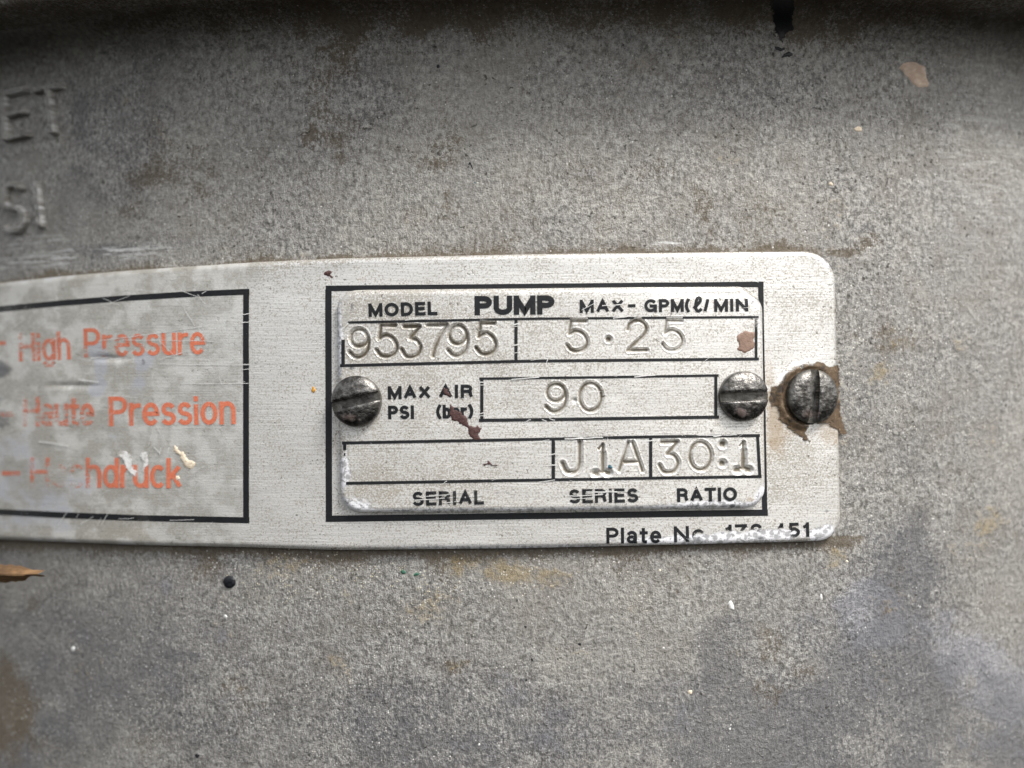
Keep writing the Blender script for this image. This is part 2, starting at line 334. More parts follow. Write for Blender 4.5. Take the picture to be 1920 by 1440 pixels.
# ------------------------------------------------------------------ the pump housing
pump = thing('pump_housing', 'weathered grey cast aluminium pump barrel behind the plates, with raised letters upper left', 'pump', (X0*S, R*S, -1300*S))
def build_housing():
    # barrel: rows of height, columns of angle (fine where the plates sit, coarse round the back)
    uu = np.concatenate([np.linspace(-.66, .60, 560), np.linspace(.60, 2*math.pi-.66, 74)[1:-1]])
    fil = 78.0
    prof = [(v, 0.0) for v in np.concatenate([np.linspace(-1300, -800, 8)[:-1], np.linspace(-800, VF-fil, 270)])]
    for a in np.linspace(0, 90, 12)[1:]:
        prof.append((VF-fil+fil*math.sin(math.radians(a)), fil-fil*math.cos(math.radians(a))))
    prof = np.array(prof)
    th = np.broadcast_to(uu[None, :], (len(prof), len(uu))); v = np.broadcast_to(prof[:, :1], th.shape); h = np.broadcast_to(prof[:, 1:], th.shape)
    P = place(th, v, h)
    x, y = survey(np.where(np.abs(th) < 1.0, th, 1.0), v, h)
    tv = np.interp(x, PT[:, 0], PT[:, 1]); bv = np.interp(x, PB[:, 0], PB[:, 1])     # plate edges
    inx = 1-sm(1585, 1640, x)
    B = lambda *a, **k: blob(x, y, *a, **k)
    dirt = .95*np.exp(-np.maximum(tv-y, 0)/13)*(.55+.6*vnoise(x, y, 70, 31))*inx*(y < tv+10)+1.25*np.exp(-np.maximum(y-bv, 0)/20)*(.5+.7*vnoise(x, y, 90, 32))*inx*(y > bv-10)  # brown dirt along the plate edges, strengthened below as painted contact shade
    dirt = dirt+.28*sm(380, 40, y)*0+.30*B(900, 380, 620, 110, soft=.8)+.3*B(1500, 420, 160, 50)+.45*B(1660, 640, 60, 40, soft=.7)
    dirt = dirt+.5*B(935, 205, 18, 16)+.45*B(1190, 125, 12, 12)+.3*B(1640, 560, 60, 90, soft=.8)+.35*B(1230, 320, 45, 20)
    dirt = dirt+.35*B(590, 260, 30, 25)+.4*B(640, 1250, 25, 35)+.75*B(20, 1330, 60, 90, soft=.8)+.4*B(0, 1420, 140, 90, soft=.8)
    dirt = dirt+.5*B(1635, 452, 26, 16)+.45*B(855, 1250, 28, 16)+.45*B(1380, 1225, 22, 14)+.3*B(1000, 1420, 30, 25)
    blue = .75*B(1640, 1150, 70, 55, rot=50, soft=.7)+.7*B(1800, 1220, 90, 60, rot=40, soft=.7)+.6*B(1880, 1320, 80, 120, soft=.7)
    blue = blue+.4*B(1560, 1200, 140, 120, soft=.9)+.35*B(1100, 1360, 400, 90, soft=.9)+.25*B(300, 1200, 300, 150, soft=.9)
    ochre = .7*B(1570, 1045, 22, 22)+.62*B(800, 1135, 55, 40, soft=.8)+.5*B(920, 1065, 120, 22, soft=.8)+.55*B(1010, 1085, 90, 20)+.5*B(860, 1250, 30, 14)
    ochre = ochre+.45*B(1690, 625, 45, 28, soft=.7)+.5*B(1660, 700, 28, 24)+.5*B(1800, 640, 25, 35, soft=.8)+.4*B(1850, 810, 50, 60, soft=.8)+.5*B(1850, 970, 40, 30)
    ochre = ochre+.6*B(530, 1060, 60, 26, soft=.7)+.6*B(640, 1255, 22, 34)+.45*B(1390, 1225, 24, 14)+.4*B(1085, 1230, 50, 22)+.5*B(1100, 1430, 25, 16)+.45*B(1520, 1270, 20, 12)
    ochre = ochre+.38*B(420, 1130, 120, 60, soft=.8)+.35*B(120, 1420, 130, 40, soft=.8)+.5*B(650, 1120, 20, 20)+.25*B(760, 420, 200, 50, soft=.9)
    glint = .9*B(560, 1080, 160, 50, soft=.9)+.8*B(800, 1130, 70, 50, soft=.8)+.6*B(960, 1080, 260, 40, soft=.9)+.35*B(1700, 720, 200, 200, soft=.9)+.35*B(400, 1300, 420, 170, soft=.9)
    dark = .75*B(1700, 1050, 110, 80, rot=20, soft=.9)+.55*B(1640, 1250, 190, 120, rot=45, soft=.9)+.7*B(1900, 1410, 60, 50, soft=.8)+.6*B(1480, 1380, 90, 60, soft=.9)
    dark = dark+.6*B(345, 1230, 35, 10, soft=.7)+.45*B(200, 1200, 200, 130, soft=.9)+.40*B(1000, 1370, 420, 80, soft=.9)+.5*B(1620, 430, 22, 12)
    dark = dark+.85*B(0, 1430, 60, 50, soft=.9)+.5*B(330, 458, 160, 10, rot=-4, soft=.8)
    scrape = .95*B(150, 480, 190, 13, rot=-5, soft=.7)+.5*B(60, 455, 70, 10, rot=-8)+.9*B(1255, 455, 40, 8, rot=-12)+.25*B(1850, 300, 90, 160, soft=.9)
    pits = .35*B(1000, 330, 800, 180, soft=.9)+.8*B(1490, 190, 50, 25)+.6*B(1600, 300, 120, 100, soft=.9)+.4*B(1640, 560, 100, 140, soft=.9)
    cloud = fbm(x, y, 210, 51); cl2 = fbm(x, y, 120, 57); cl3 = fbm(x, y, 60, 63)
    dirt = dirt+.45*sm(.5, .70, cl2)*sm(.40, .62, cl3)+.22*sm(.5, .7, cloud)
    ochre = ochre+.42*sm(.52, .70, fbm(x, y, 150, 71))*sm(.4, .65, cl3)
    dark = dark+.42*sm(.5, .72, fbm(x, y, 170, 77))
    dark = dark+.42*sm(1060, 1280, y)*(.4+.8*fbm(x, y, 260, 91))+.2*sm(420, 100, x)*(.5+.6*fbm(x, y, 200, 93))
    dirt = dirt+.75*sm(120, 25, y)*sm(-60, 250, x)+.9*np.exp(-np.maximum(y-bv, 0)/6)*inx*(y > bv-10)  # brown grime and painted shade under the flange, contact shadow painted below the plate
    smo = .8*sm(420, 120, x)*sm(250, 420, y)+.7*sm(1600, 1850, x)+.5*sm(.55, .7, fbm(x, y, 180, 81))+.6*B(150, 1150, 260, 110, soft=.9)
    cl = lambda a: np.clip(a, 0, 1)
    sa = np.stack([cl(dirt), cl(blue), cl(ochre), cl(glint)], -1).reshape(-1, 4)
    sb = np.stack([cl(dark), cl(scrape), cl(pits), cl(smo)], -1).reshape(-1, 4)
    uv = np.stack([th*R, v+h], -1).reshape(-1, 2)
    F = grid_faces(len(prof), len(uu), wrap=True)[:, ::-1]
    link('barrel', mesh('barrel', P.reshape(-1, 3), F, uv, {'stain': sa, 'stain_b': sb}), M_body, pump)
    # flange: underside, rounded rim, top, then down the back to close it
    over = 195.0; rr = 26.0
    pr = [(VF, fil-4), (VF, over-rr)]
    for a in np.linspace(-90, 90, 11)[1:]:
        pr.append((VF+rr+rr*math.sin(math.radians(a)) if a <= 0 else VF+150-rr+rr*math.sin(math.radians(a)), over-rr+rr*math.cos(math.radians(a))))
    pr += [(VF+150, 0), (VF+150, -R+30)]
    pr = np.array(pr); ua = np.linspace(0, 2*math.pi, 221)[:-1]
    th = np.broadcast_to(ua[None, :], (len(pr), len(ua))); v = np.broadcast_to(pr[:, :1], th.shape); h = np.broadcast_to(pr[:, 1:], th.shape)
    uv = np.stack([th*R, v+h], -1).reshape(-1, 2); z = np.zeros((uv.shape[0], 4)); z[:, 0] = .75  # grime brown on the whole flange, painted dark to keep its rim unlit
    link('flange', mesh('flange', place(th, v, h).reshape(-1, 3), grid_faces(len(pr), len(ua), True)[:, ::-1], uv, {'stain': z, 'stain_b': z*0}), M_body, pump)

# plate outlines found in the survey
PT = np.array([(-260, 560), (-120, 543), (0, 530), (120, 517), (250, 506), (480, 491), (640, 484), (1000, 476), (1500, 471), (1580, 471)], float)
PB = np.array([(-260, 999), (0, 1012), (250, 1022), (480, 1027), (640, 1032), (1000, 1028), (1300, 1021), (1500, 1016), (1580, 1013)], float)
QT = np.array([(628, 545), (680, 543), (1000, 540), (1200, 538), (1440, 537)], float)
QB = np.array([(628, 963), (1000, 960), (1300, 955), (1440, 953)], float)
build_housing()

# ------------------------------------------------------------------ strokes and glyphs
def arc(cx, cy, rx, ry, a0, a1, n=12):
    return [(cx+rx*math.cos(math.radians(a)), cy+ry*math.sin(math.radians(a))) for a in np.linspace(a0, a1, n)]
def spl(pts, n=6):
    p = [np.array(q, float) for q in pts]; p = [2*p[0]-p[1]]+p+[2*p[-1]-p[-2]]; out = []
    for i in range(1, len(p)-2):
        for k in range(n):
            t = k/n
            out.append(tuple(.5*(2*p[i]+(p[i+1]-p[i-1])*t+(2*p[i-1]-5*p[i]+4*p[i+1]-p[i+2])*t*t+(3*p[i]-p[i-1]-3*p[i+1]+p[i+2])*t**3)))
    return out+[tuple(p[-2])]
xh = .735
G = {
 'M': (.84, [[(0, 0), (0, 1)], [(0, 1), (.42, .05), (.84, 1)], [(.84, 1), (.84, 0)]]),
 'O': (.86, [arc(.43, .5, .43, .5, 0, 360, 26)]), 'D': (.70, [[(0, 0), (0, 1)], [(0, 1), (.3, 1)]+arc(.3, .5, .40, .5, 90, -90, 14)+[(0, 0)]]),
 'E': (.56, [[(0, 0), (0, 1)], [(0, 1), (.54, 1)], [(0, .52), (.50, .52)], [(0, 0), (.56, 0)]]),
 'L': (.50, [[(0, 1), (0, 0)], [(0, 0), (.5, 0)]]),
 'P': (.62, [[(0, 0), (0, 1)], [(0, 1), (.34, 1)]+arc(.34, .735, .28, .265, 90, -90, 10)+[(0, .47)]]),
 'R': (.66, [[(0, 0), (0, 1)], [(0, 1), (.34, 1)]+arc(.34, .75, .28, .25, 90, -90, 10)+[(0, .5)], spl([(.36, .5), (.57, .42), (.60, .2), (.66, 0)])]),
 'U': (.68, [[(0, 1), (0, .32)]+arc(.34, .32, .34, .32, 180, 360, 12)+[(.68, 1)]]),
 'A': (.76, [[(0, 0), (.38, 1), (.76, 0)], [(.15, .33), (.61, .33)]]),
 'X': (.72, [[(0, 0), (.70, 1)], [(.02, 1), (.72, 0)]]),
 'G': (.84, [arc(.43, .5, .43, .5, 42, 330, 20), [(.82, .48), (.82, 0)], [(.46, .46), (.82, .46)]]),
 '(': (.26, [spl([(.26, 1.12), (.06, .78), (0, .5), (.06, .2), (.26, -.14)])]), ')': (.26, [spl([(0, 1.12), (.2, .78), (.26, .5), (.2, .2), (0, -.14)])]),
 '/': (.38, [[(0, -.04), (.38, 1.1)]]), 'I': (.02, [[(0, 0), (0, 1)]]), 'N': (.72, [[(0, 0), (0, 1)], [(0, 1), (.72, 0)], [(.72, 0), (.72, 1)]]),
 'S': (.62, [arc(.31, .745, .27, .255, 22, 268, 14)+arc(.31, .245, .31, .25, 88, -160, 14)]),
 'T': (.66, [[(0, 1), (.66, 1)], [(.33, 1), (.33, 0)]]), 'H': (.70, [[(0, 0), (0, 1)], [(.70, 0), (.70, 1)], [(0, .53), (.70, .53)]]),
 'l': (.02, [[(0, 0), (0, 1)]]), 'i': (.02, [[(0, 0), (0, .64)], [(0, .93), (0, .96)]]),
 'a': (.50, [arc(.24, .52, .24, .215, 165, 0, 10)+[(.48, .0)], arc(.22, .2, .22, .2, 60, 395, 16)]),
 'b': (.54, [[(0, 1), (0, 0)], arc(.27, .365, .27, .37, 0, 360, 20)]), 'd': (.54, [[(.54, 1), (.54, 0)], arc(.27, .365, .27, .37, 0, 360, 20)]),
 'g': (.54, [[(.54, xh), (.54, -.08)]+arc(.27, -.06, .27, .22, 0, -160, 10), arc(.27, .365, .27, .37, 0, 360, 20)]),
 'r': (.32, [[(0, 0), (0, xh)], arc(.30, .42, .30, .30, 180, 85, 7)]), 't': (.34, [[(.15, .95), (.15, .14)]+arc(.27, .14, .12, .14, 180, 280, 6), [(0, .70), (.34, .70)]]),
 'e': (.55, [[(0, .38), (.55, .38)]+arc(.275, .37, .275, .37, 5, 318, 20)]), 'o': (.56, [arc(.28, .365, .28, .37, 0, 360, 22)]),
 'c': (.50, [arc(.27, .365, .27, .37, 48, 312, 16)]), 'h': (.52, [[(0, 0), (0, 1)], arc(.26, .46, .26, .28, 180, 0, 10)+[(.52, 0)]]),
 'n': (.52, [[(0, 0), (0, xh)], arc(.26, .46, .26, .28, 180, 0, 10)+[(.52, 0)]]), 'u': (.52, [[(0, xh), (0, .28)]+arc(.26, .28, .26, .28, 180, 360, 10), [(.52, xh), (.52, 0)]]),
 's': (.46, [arc(.23, .55, .21, .185, 25, 262, 10)+arc(.23, .185, .23, .185, 82, -155, 10)]),
 'k': (.50, [[(0, 0), (0, 1)], [(.46, xh), (.02, .30)], [(.18, .44), (.50, 0)]]),
 '-': (.42, [[(0, .42), (.42, .42)]]), '.': (.03, [[(0, 0), (.03, 0)]]),
 '1': (.28, [[(.26, 0), (.26, 1)], [(.26, 1), (.20, .84), (0, .74)]]), '7': (.56, [[(0, 1), (.56, 1)], spl([(.56, 1), (.32, .55), (.20, 0)])]),
 '8': (.58, [arc(.29, .75, .25, .25, 0, 360, 18), arc(.29, .25, .29, .25, 0, 360, 18)]),
 '4': (.58, [[(.42, 0), (.42, 1)], [(.42, 1), (0, .27)], [(0, .25), (.58, .25)]]),
 '5': (.56, [[(.08, 1), (.50, 1)], [(.08, 1), (.03, .48)], spl([(.03, .48), (.3, .62), (.55, .42), (.54, .18), (.28, 0), (0, .16)])]),
 'ℓ': (.50, [spl([(0, .22), (.22, .48), (.44, .85), (.40, 1.14), (.24, 1.05), (.14, .6), (.14, .15), (.30, -.06), (.50, .12)])]),
 ' ': (.32, []),
}
def ribbon(poly, w, sub=3.0, ext=True):
    """centre line in survey units -> left / right edge points"""
    p = [np.array(q, float) for q in poly]
    p = [p[0]]+[b for a, b in zip(p[:-1], p[1:]) if np.linalg.norm(b-a) > .05]; closed = np.linalg.norm(p[0]-p[-1]) < .01
    if ext and not closed:
        for a, b in ((0, 1), (-1, -2)):
            d = p[a]-p[b]; L = np.linalg.norm(d)
            k = .5 if min(abs(d[0]), abs(d[1])) < .16*L else .12
            p[a] = p[a]+d/max(L, 1e-6)*w*k
    q = [p[0]]
    for a, b in zip(p[:-1], p[1:]):
        n = max(1, int(np.linalg.norm(b-a)/sub))
        q += [a+(b-a)*k/n for k in range(1, n+1)]
    q = np.array(q); n = len(q)
    t = np.zeros_like(q); t[1:-1] = 0
    seg = q[1:]-q[:-1]; seg /= np.maximum(np.linalg.norm(seg, axis=1, keepdims=True), 1e-9)
    nr = np.stack([-seg[:, 1], seg[:, 0]], 1)
    vn = np.zeros_like(q); vn[:-1] += nr; vn[1:] += nr
    if closed: vn[0] = vn[-1] = nr[0]+nr[-1]
    vn /= np.maximum(np.linalg.norm(vn, axis=1, keepdims=True), 1e-9)
    co = np.ones(n); co[1:-1] = np.clip((vn[1:-1]*nr[1:]).sum(1), .45, 1)
    off = vn*(w/2/co)[:, None]
    return q+off, q-off
def lay_text(txt, x0, yb0, x1, yb1, cap, sw, track=.2, tops=None):
    """glyph strokes in survey units along a base line"""
    adv = []; tot = 0
    for i, ch in enumerate(txt):
        w = G[ch][0]; adv.append(tot); tot += w+(track+sw/cap*.9 if i < len(txt)-1 else 0)
    wid = math.hypot(x1-x0, yb1-yb0)-sw; out = []
    ex, ey = (x1-x0)/math.hypot(x1-x0, yb1-yb0), (yb1-yb0)/math.hypot(x1-x0, yb1-yb0)
    for ch, a in zip(txt, adv):
        for st in G[ch][1]:
            pl = []
            for gx, gy in st:
                sx = sw/2+(a+gx)/tot*wid; sy = sw/2+gy*(cap-sw)
                pl.append((x0+ex*sx+.02*0+ey*sy, yb0+ey*sx-ex*sy))
            out.append(pl)
    return out
def print_mesh(name, strokes, sw, hf, mat, parent, wear, label=None, lift=.7, kind=None):
    V = []; F = []; UV = []; W = []; n = 0
    if hf is big_h and kind is None: lift = .28
    for i, st in enumerate(strokes):
        w = sw if not isinstance(sw, (list, tuple)) else sw[i]
        a, b = ribbon(st, w); pts = np.empty((2*len(a), 2)); pts[0::2] = a; pts[1::2] = b
        h, base = hf(pts[:, 0], pts[:, 1]); P = on(pts[:, 0], pts[:, 1], h+lift+.05*i, base)
        V.append(P); UV.append(np.stack([pts[:, 0], -pts[:, 1]], -1)); W.append(wear(pts[:, 0], pts[:, 1]))
        k = np.arange(len(a)-1)*2+n
        F.append(np.stack([k, k+1, k+3, k+2], -1)); n += len(pts)
    V = np.concatenate(V); F = np.concatenate(F)
    me = mesh(name, V, F, np.concatenate(UV), {'wear': np.concatenate(W)})
    # make every face look outwards
    f0 = V[F]; nrm = np.cross(f0[:, 2]-f0[:, 0], f0[:, 3]-f0[:, 1]); cen = f0.mean(1)
    out = cen-np.array([X0*S, R*S, 0]); out[:, 2] = 0
    if ((nrm*out).sum(1) < 0).mean() > .5: me.flip_normals()
    return link(name, me, mat, parent, label, kind)

# ------------------------------------------------------------------ plates as relief grids
def plate_grid(T, B, xl, xr, r, step, bottom):
    """T, B edge curves; xl/xr left and right edges (pairs of x at top and bottom); r corner radii (tl, tr, br, bl)"""
    H = 430.0 if bottom else 540.0
    H = float(np.mean(B[:, 1])-np.mean(T[:, 1]))
    ends = np.array([0, .25, .8, 1.6, 2.8, 4.2, 6, 8, 10.5])
    mid = np.linspace(13, H-13, int((H-26)/step))
    dy = np.concatenate([ends, mid, H-ends[::-1]]); tt = dy/H
    def inset(r0, r1):
        a = np.where(dy < r0, r0-np.sqrt(np.maximum(r0**2-(r0-dy)**2, 0)), 0) if r0 else 0*dy
        e = H-dy
        b = np.where(e < r1, r1-np.sqrt(np.maximum(r1**2-(r1-e)**2, 0)), 0) if r1 else 0*dy
        return a+b
    L0 = xl[0]+(xl[1]-xl[0])*tt; R0 = xr[0]+(xr[1]-xr[0])*tt
    L = L0+inset(r[0], r[3]); Rr = R0-inset(r[1], r[2])
    W = xr[0]-xl[0]; ends = ends[ends < 11]
    sx = np.concatenate([ends, np.linspace(13, W-13, int((W-26)/step)), W-ends[::-1]])/W
    x = L[:, None]+sx[None]*(Rr-L)[:, None]; t = tt[:, None]+0*x
    y0 = np.interp(x, T[:, 0], T[:, 1]); y1 = np.interp(x, B[:, 0], B[:, 1]); y = y0+(y1-y0)*t
    return x, y
def edge_dist(x, y, T, B, xl, xr, r):
    y0 = np.interp(x, T[:, 0], T[:, 1]); y1 = np.interp(x, B[:, 0], B[:, 1]); t = (y-y0)/(y1-y0)
    dl = x-(xl[0]+(xl[1]-xl[0])*t); dr = (xr[0]+(xr[1]-xr[0])*t)-x; dt = y-y0; db = y1-y
    d = np.minimum(np.minimum(dl, dr), np.minimum(dt, db))
    for (a, b, rad) in ((dl, dt, r[0]), (dr, dt, r[1]), (dr, db, r[2]), (dl, db, r[3])):
        if rad:
            m = (a < rad) & (b < rad)
            d = np.where(m, rad-np.hypot(rad-a, rad-b), d)
    return np.maximum(d, 0)
BIG = (PT, PB, (-220, -220), (1567, 1578), (0, 58, 44, 0))
SML = (QT, QB, (629, 637), (1431, 1437), (38, 46, 40, 42))
def big_h(x, y):
    d = edge_dist(x, y, *BIG)
    h = T1-4.5*np.clip(1-d/9, 0, 1)**2
    h = h+1.6*(fbm(x, y, 90, 5, 2)-.5)*sm(0, 30, d)
    h = h-3.5*np.exp(-((x-205)**2/900+(y-672)**2/30))-2.5*np.exp(-((x-130)**2/1600+(y-723)**2/25))
    h = h+2.2*np.exp(-((np.hypot(x-1519, y-743)-62)/5)**2)*sm(1540, 1480, x)
    return h, T1+0*h
# stamped characters: strokes in unit boxes, pressed into the plate
NINE = [arc(.48, .69, .43, .31, 0, 360, 22), spl([(.93, .72), (.95, .48), (.86, .2), (.6, .02), (.28, .0), (.0, .17)])]
FIVE = [[(.20, 1), (.88, 1)], [(.20, 1), (.10, .56)], spl([(.10, .56), (.42, .68), (.78, .58), (.96, .33), (.84, .1), (.52, 0), (.2, .04), (0, .20)])]
STAMP = {
 '9': NINE, '5': FIVE, '3': [[(.12, 1), (.92, 1)], [(.92, 1), (.42, .60)], spl([(.42, .60), (.76, .56), (.97, .33), (.82, .08), (.5, 0), (.2, .04), (0, .24)])],
 '7': [[(0, 1), (1, 1)], spl([(1, 1), (.66, .62), (.42, .28), (.34, 0)])],
 '2': [spl([(0, .70), (.08, .88), (.38, 1), (.74, .95), (.94, .74), (.80, .5), (.40, .25), (.04, 0)]), [(.04, 0), (1, .02)]],
 '0': [arc(.5, .5, .5, .5, 0, 360, 28)], 'J': [[(.92, 1), (.92, .32)]+spl([(.92, .32), (.8, .08), (.5, 0), (.2, .05), (0, .3)])],
 '1': [[(.56, 1), (.56, .62)], [(.56, .7), (.56, .1)], [(.56, 1), (.30, .86)], [(.04, .03), (.2, .03)], [(.86, .03), (.96, .03)], [(.3, .08), (.8, .08)]],
 'A': [[(0, 0), (.40, 1)], [(.58, 1), (1, 0)], [(.2, .32), (.8, .32)]], 'o': [[(.5, .5), (.52, .5)]],
}
def box(ch, x0, y0, x1, y1, slant=0.0, dep=6.8, wd=2.9):
    st = []
    for pl in STAMP[ch]:
        st.append(np.array([(x0+gx*(x1-x0)+slant*(gy-.5), y1-gy*(y1-y0)) for gx, gy in pl]))
    ws = [wd]*len(st)
    if ch == '1': ws = [wd*.8, wd*1.35, wd*.55, wd*1.7, wd*1.7, wd]
    return dict(ch=ch, st=st, ws=ws, dep=dep, bb=(x0, y0, x1, y1))
CH = [box('9', 655, 617, 692, 669), box('5', 706, 610, 745, 668), box('3', 753, 612, 789, 669), box('7', 800, 609, 836, 668, 2),
      box('9', 840, 610, 878, 666), box('5', 893, 606, 931, 664), box('5', 1063, 602, 1103, 658, 0, 5.2, 2.8), box('o', 1136, 631, 1146, 641, 0, 7, 4.6),
      box('2', 1177, 601, 1214, 657, 2, 5.0, 2.7), box('5', 1243, 601, 1282, 656, 0, 5.0, 2.7), box('9', 1024, 720, 1063, 771, 0, 5.6, 2.9), box('0', 1087, 718, 1128, 770, 0, 5.6, 2.9),
      box('J', 1055, 829, 1090, 886, 0, 5.2, 3.8), box('1', 1114, 834, 1143, 889, 0, 5.2, 3.1), box('A', 1161, 830, 1205, 883, 0, 4.8, 3.0), box('3', 1237, 829, 1273, 886, 0, 5.0, 3.2),
      box('0', 1294, 829, 1334, 881, 0, 4.6, 3.0), box('o', 1350, 828, 1360, 838, 0, 8, 5.4), box('o', 1350, 864, 1360, 874, 0, 8, 5.4), box('1', 1380, 829, 1406, 883, 0, 5.2, 3.1)]
def seg_dist(x, y, pl):
    d = np.full(x.shape, 1e9)
    for a, b in zip(pl[:-1], pl[1:]):
        ab = b-a; L = max((ab**2).sum(), 1e-9)
        t = np.clip(((x-a[0])*ab[0]+(y-a[1])*ab[1])/L, 0, 1)
        d = np.minimum(d, np.hypot(x-a[0]-t*ab[0], y-a[1]-t*ab[1]))
    return d
def stamps(x, y):
    shp = x.shape; x = x.ravel(); y = y.ravel()
    h = np.zeros(x.shape); gr = np.zeros(x.shape); own = np.full(x.shape, -1)
    for ci, c in enumerate(CH):
        x0, y0, x1, y1 = c['bb']; m = (x > x0-32) & (x < x1+32) & (y > y0-32) & (y < y1+32)
        if not m.any(): continue
        xs, ys = x[m], y[m]; dd = np.full(xs.shape, 1e9)
        for pl, w in zip(c['st'], c['ws']): dd = np.minimum(dd, seg_dist(xs, ys, pl)/w)
        pr = .72+.5*vnoise(xs, ys, 28, 40+ci)                       # uneven strike
        hh = -c['dep']*pr*np.exp(-np.abs(dd)**2.8*.6)+.75*np.exp(-((dd-1.85)/.5)**2)-.35*np.exp(-(dd/4.0)**2)
        h[m] += hh; gr[m] = np.maximum(gr[m], np.exp(-(dd/1.05)**2)*(1.45 if c['ch'] in 'o' else 1.1 if c['ch'] in '1JA3' else .95))
        o = own[m]; o[dd < 1.55] = ci; own[m] = o
    return h.reshape(shp), gr.reshape(shp), own.reshape(shp)
def small_h(x, y):
    x = np.asarray(x, float); y = np.asarray(y, float)
    d = edge_dist(x, y, *SML); s, gr, own = stamps(x, y)
    h = T2-7.0*np.clip(1-d/10, 0, 1)**2.0
    h = h-5.5*sm(34, 0, np.hypot(np.maximum(1428-x, 0), np.maximum(y-540, 0))-8)*sm(0, 60, x-1330)   # bent corner
    h = h-2.2*np.exp(-((y-548)/9)**2)*sm(1180, 1330, x)
    h = h+1.3*(fbm(x, y, 70, 9, 2)-.5)*sm(0, 25, d)+s-2.6*np.exp(-((x-1078)**2+(y-751)**2)/18)
    return h, T2+0*h
def relief(name, args, hf, step, bottom, parent, mat, stains, split=False):
    x, y = plate_grid(*args, step, bottom); ny, nx = x.shape
    h, base = hf(x, y); sa, sb = stains(x, y, h)
    th, v = invert(x, y, base)
    pad = lambda a: np.pad(a, ((2, 2), (2, 2)), mode='edge')
    th, v, h, X, Y = map(pad, (th, v, h, x, y))
    lev = np.zeros(h.shape); lev[:, :] = np.nan
    ring = np.zeros(h.shape, int); ring[1:-1, 1:-1] = 1; ring[2:-2, 2:-2] = 2
    h = np.where(ring == 2, h, np.where(ring == 1, h-3.0, bottom))
    P = place(th, v, h); nrm = grid_normals(P)
    c = np.array([X0*S, R*S, 0]); o = P-c; o[..., 2] = 0
    if (nrm*o).sum() < 0: nrm = -nrm
    p4 = lambda a: np.pad(a, ((2, 2), (2, 2), (0, 0)), mode='edge')
    sa, sb = p4(sa), p4(sb)
    NY, NX = h.shape; F = grid_faces(NY, NX)
    V = P.reshape(-1, 3); f0 = V[F[len(F)//2]]; nn = np.cross(f0[2]-f0[0], f0[3]-f0[1])
    if nn.dot(f0.mean(0)-c-np.array([0, 0, f0.mean(0)[2]])) < 0: F = F[:, ::-1]
    uv = np.stack([X, -Y], -1).reshape(-1, 2); N = nrm.reshape(-1, 3)
    sa, sb = sa.reshape(-1, 4), sb.reshape(-1, 4)
    def sub(nm, faces, label=None):
        idx, inv = np.unique(faces, return_inverse=True)
        me = mesh(nm, V[idx], inv.reshape(faces.shape), uv[idx], {'stain': sa[idx], 'stain_b': sb[idx]}, N[idx])
        return link(nm, me, mat, parent, label)
    if not split:
        return sub(name, F)
    own = np.pad(stamps(x, y)[2], 2, constant_values=-1).ravel()[F]
    fo = np.where((own == own[:, :1]).all(1), own[:, 0], -1)
    sub(name, F[fo < 0])
    for ci, cc in enumerate(CH):
        if (fo == ci).any():
            nm = 'stamped_dot' if cc['ch'] == 'o' else ('stamped_letter' if cc['ch'] in 'JA' else 'stamped_digit')
            sub(nm, F[fo == ci], None if cc['ch'] == 'o' else 'stamped character %s pressed into the metal' % cc['ch'])

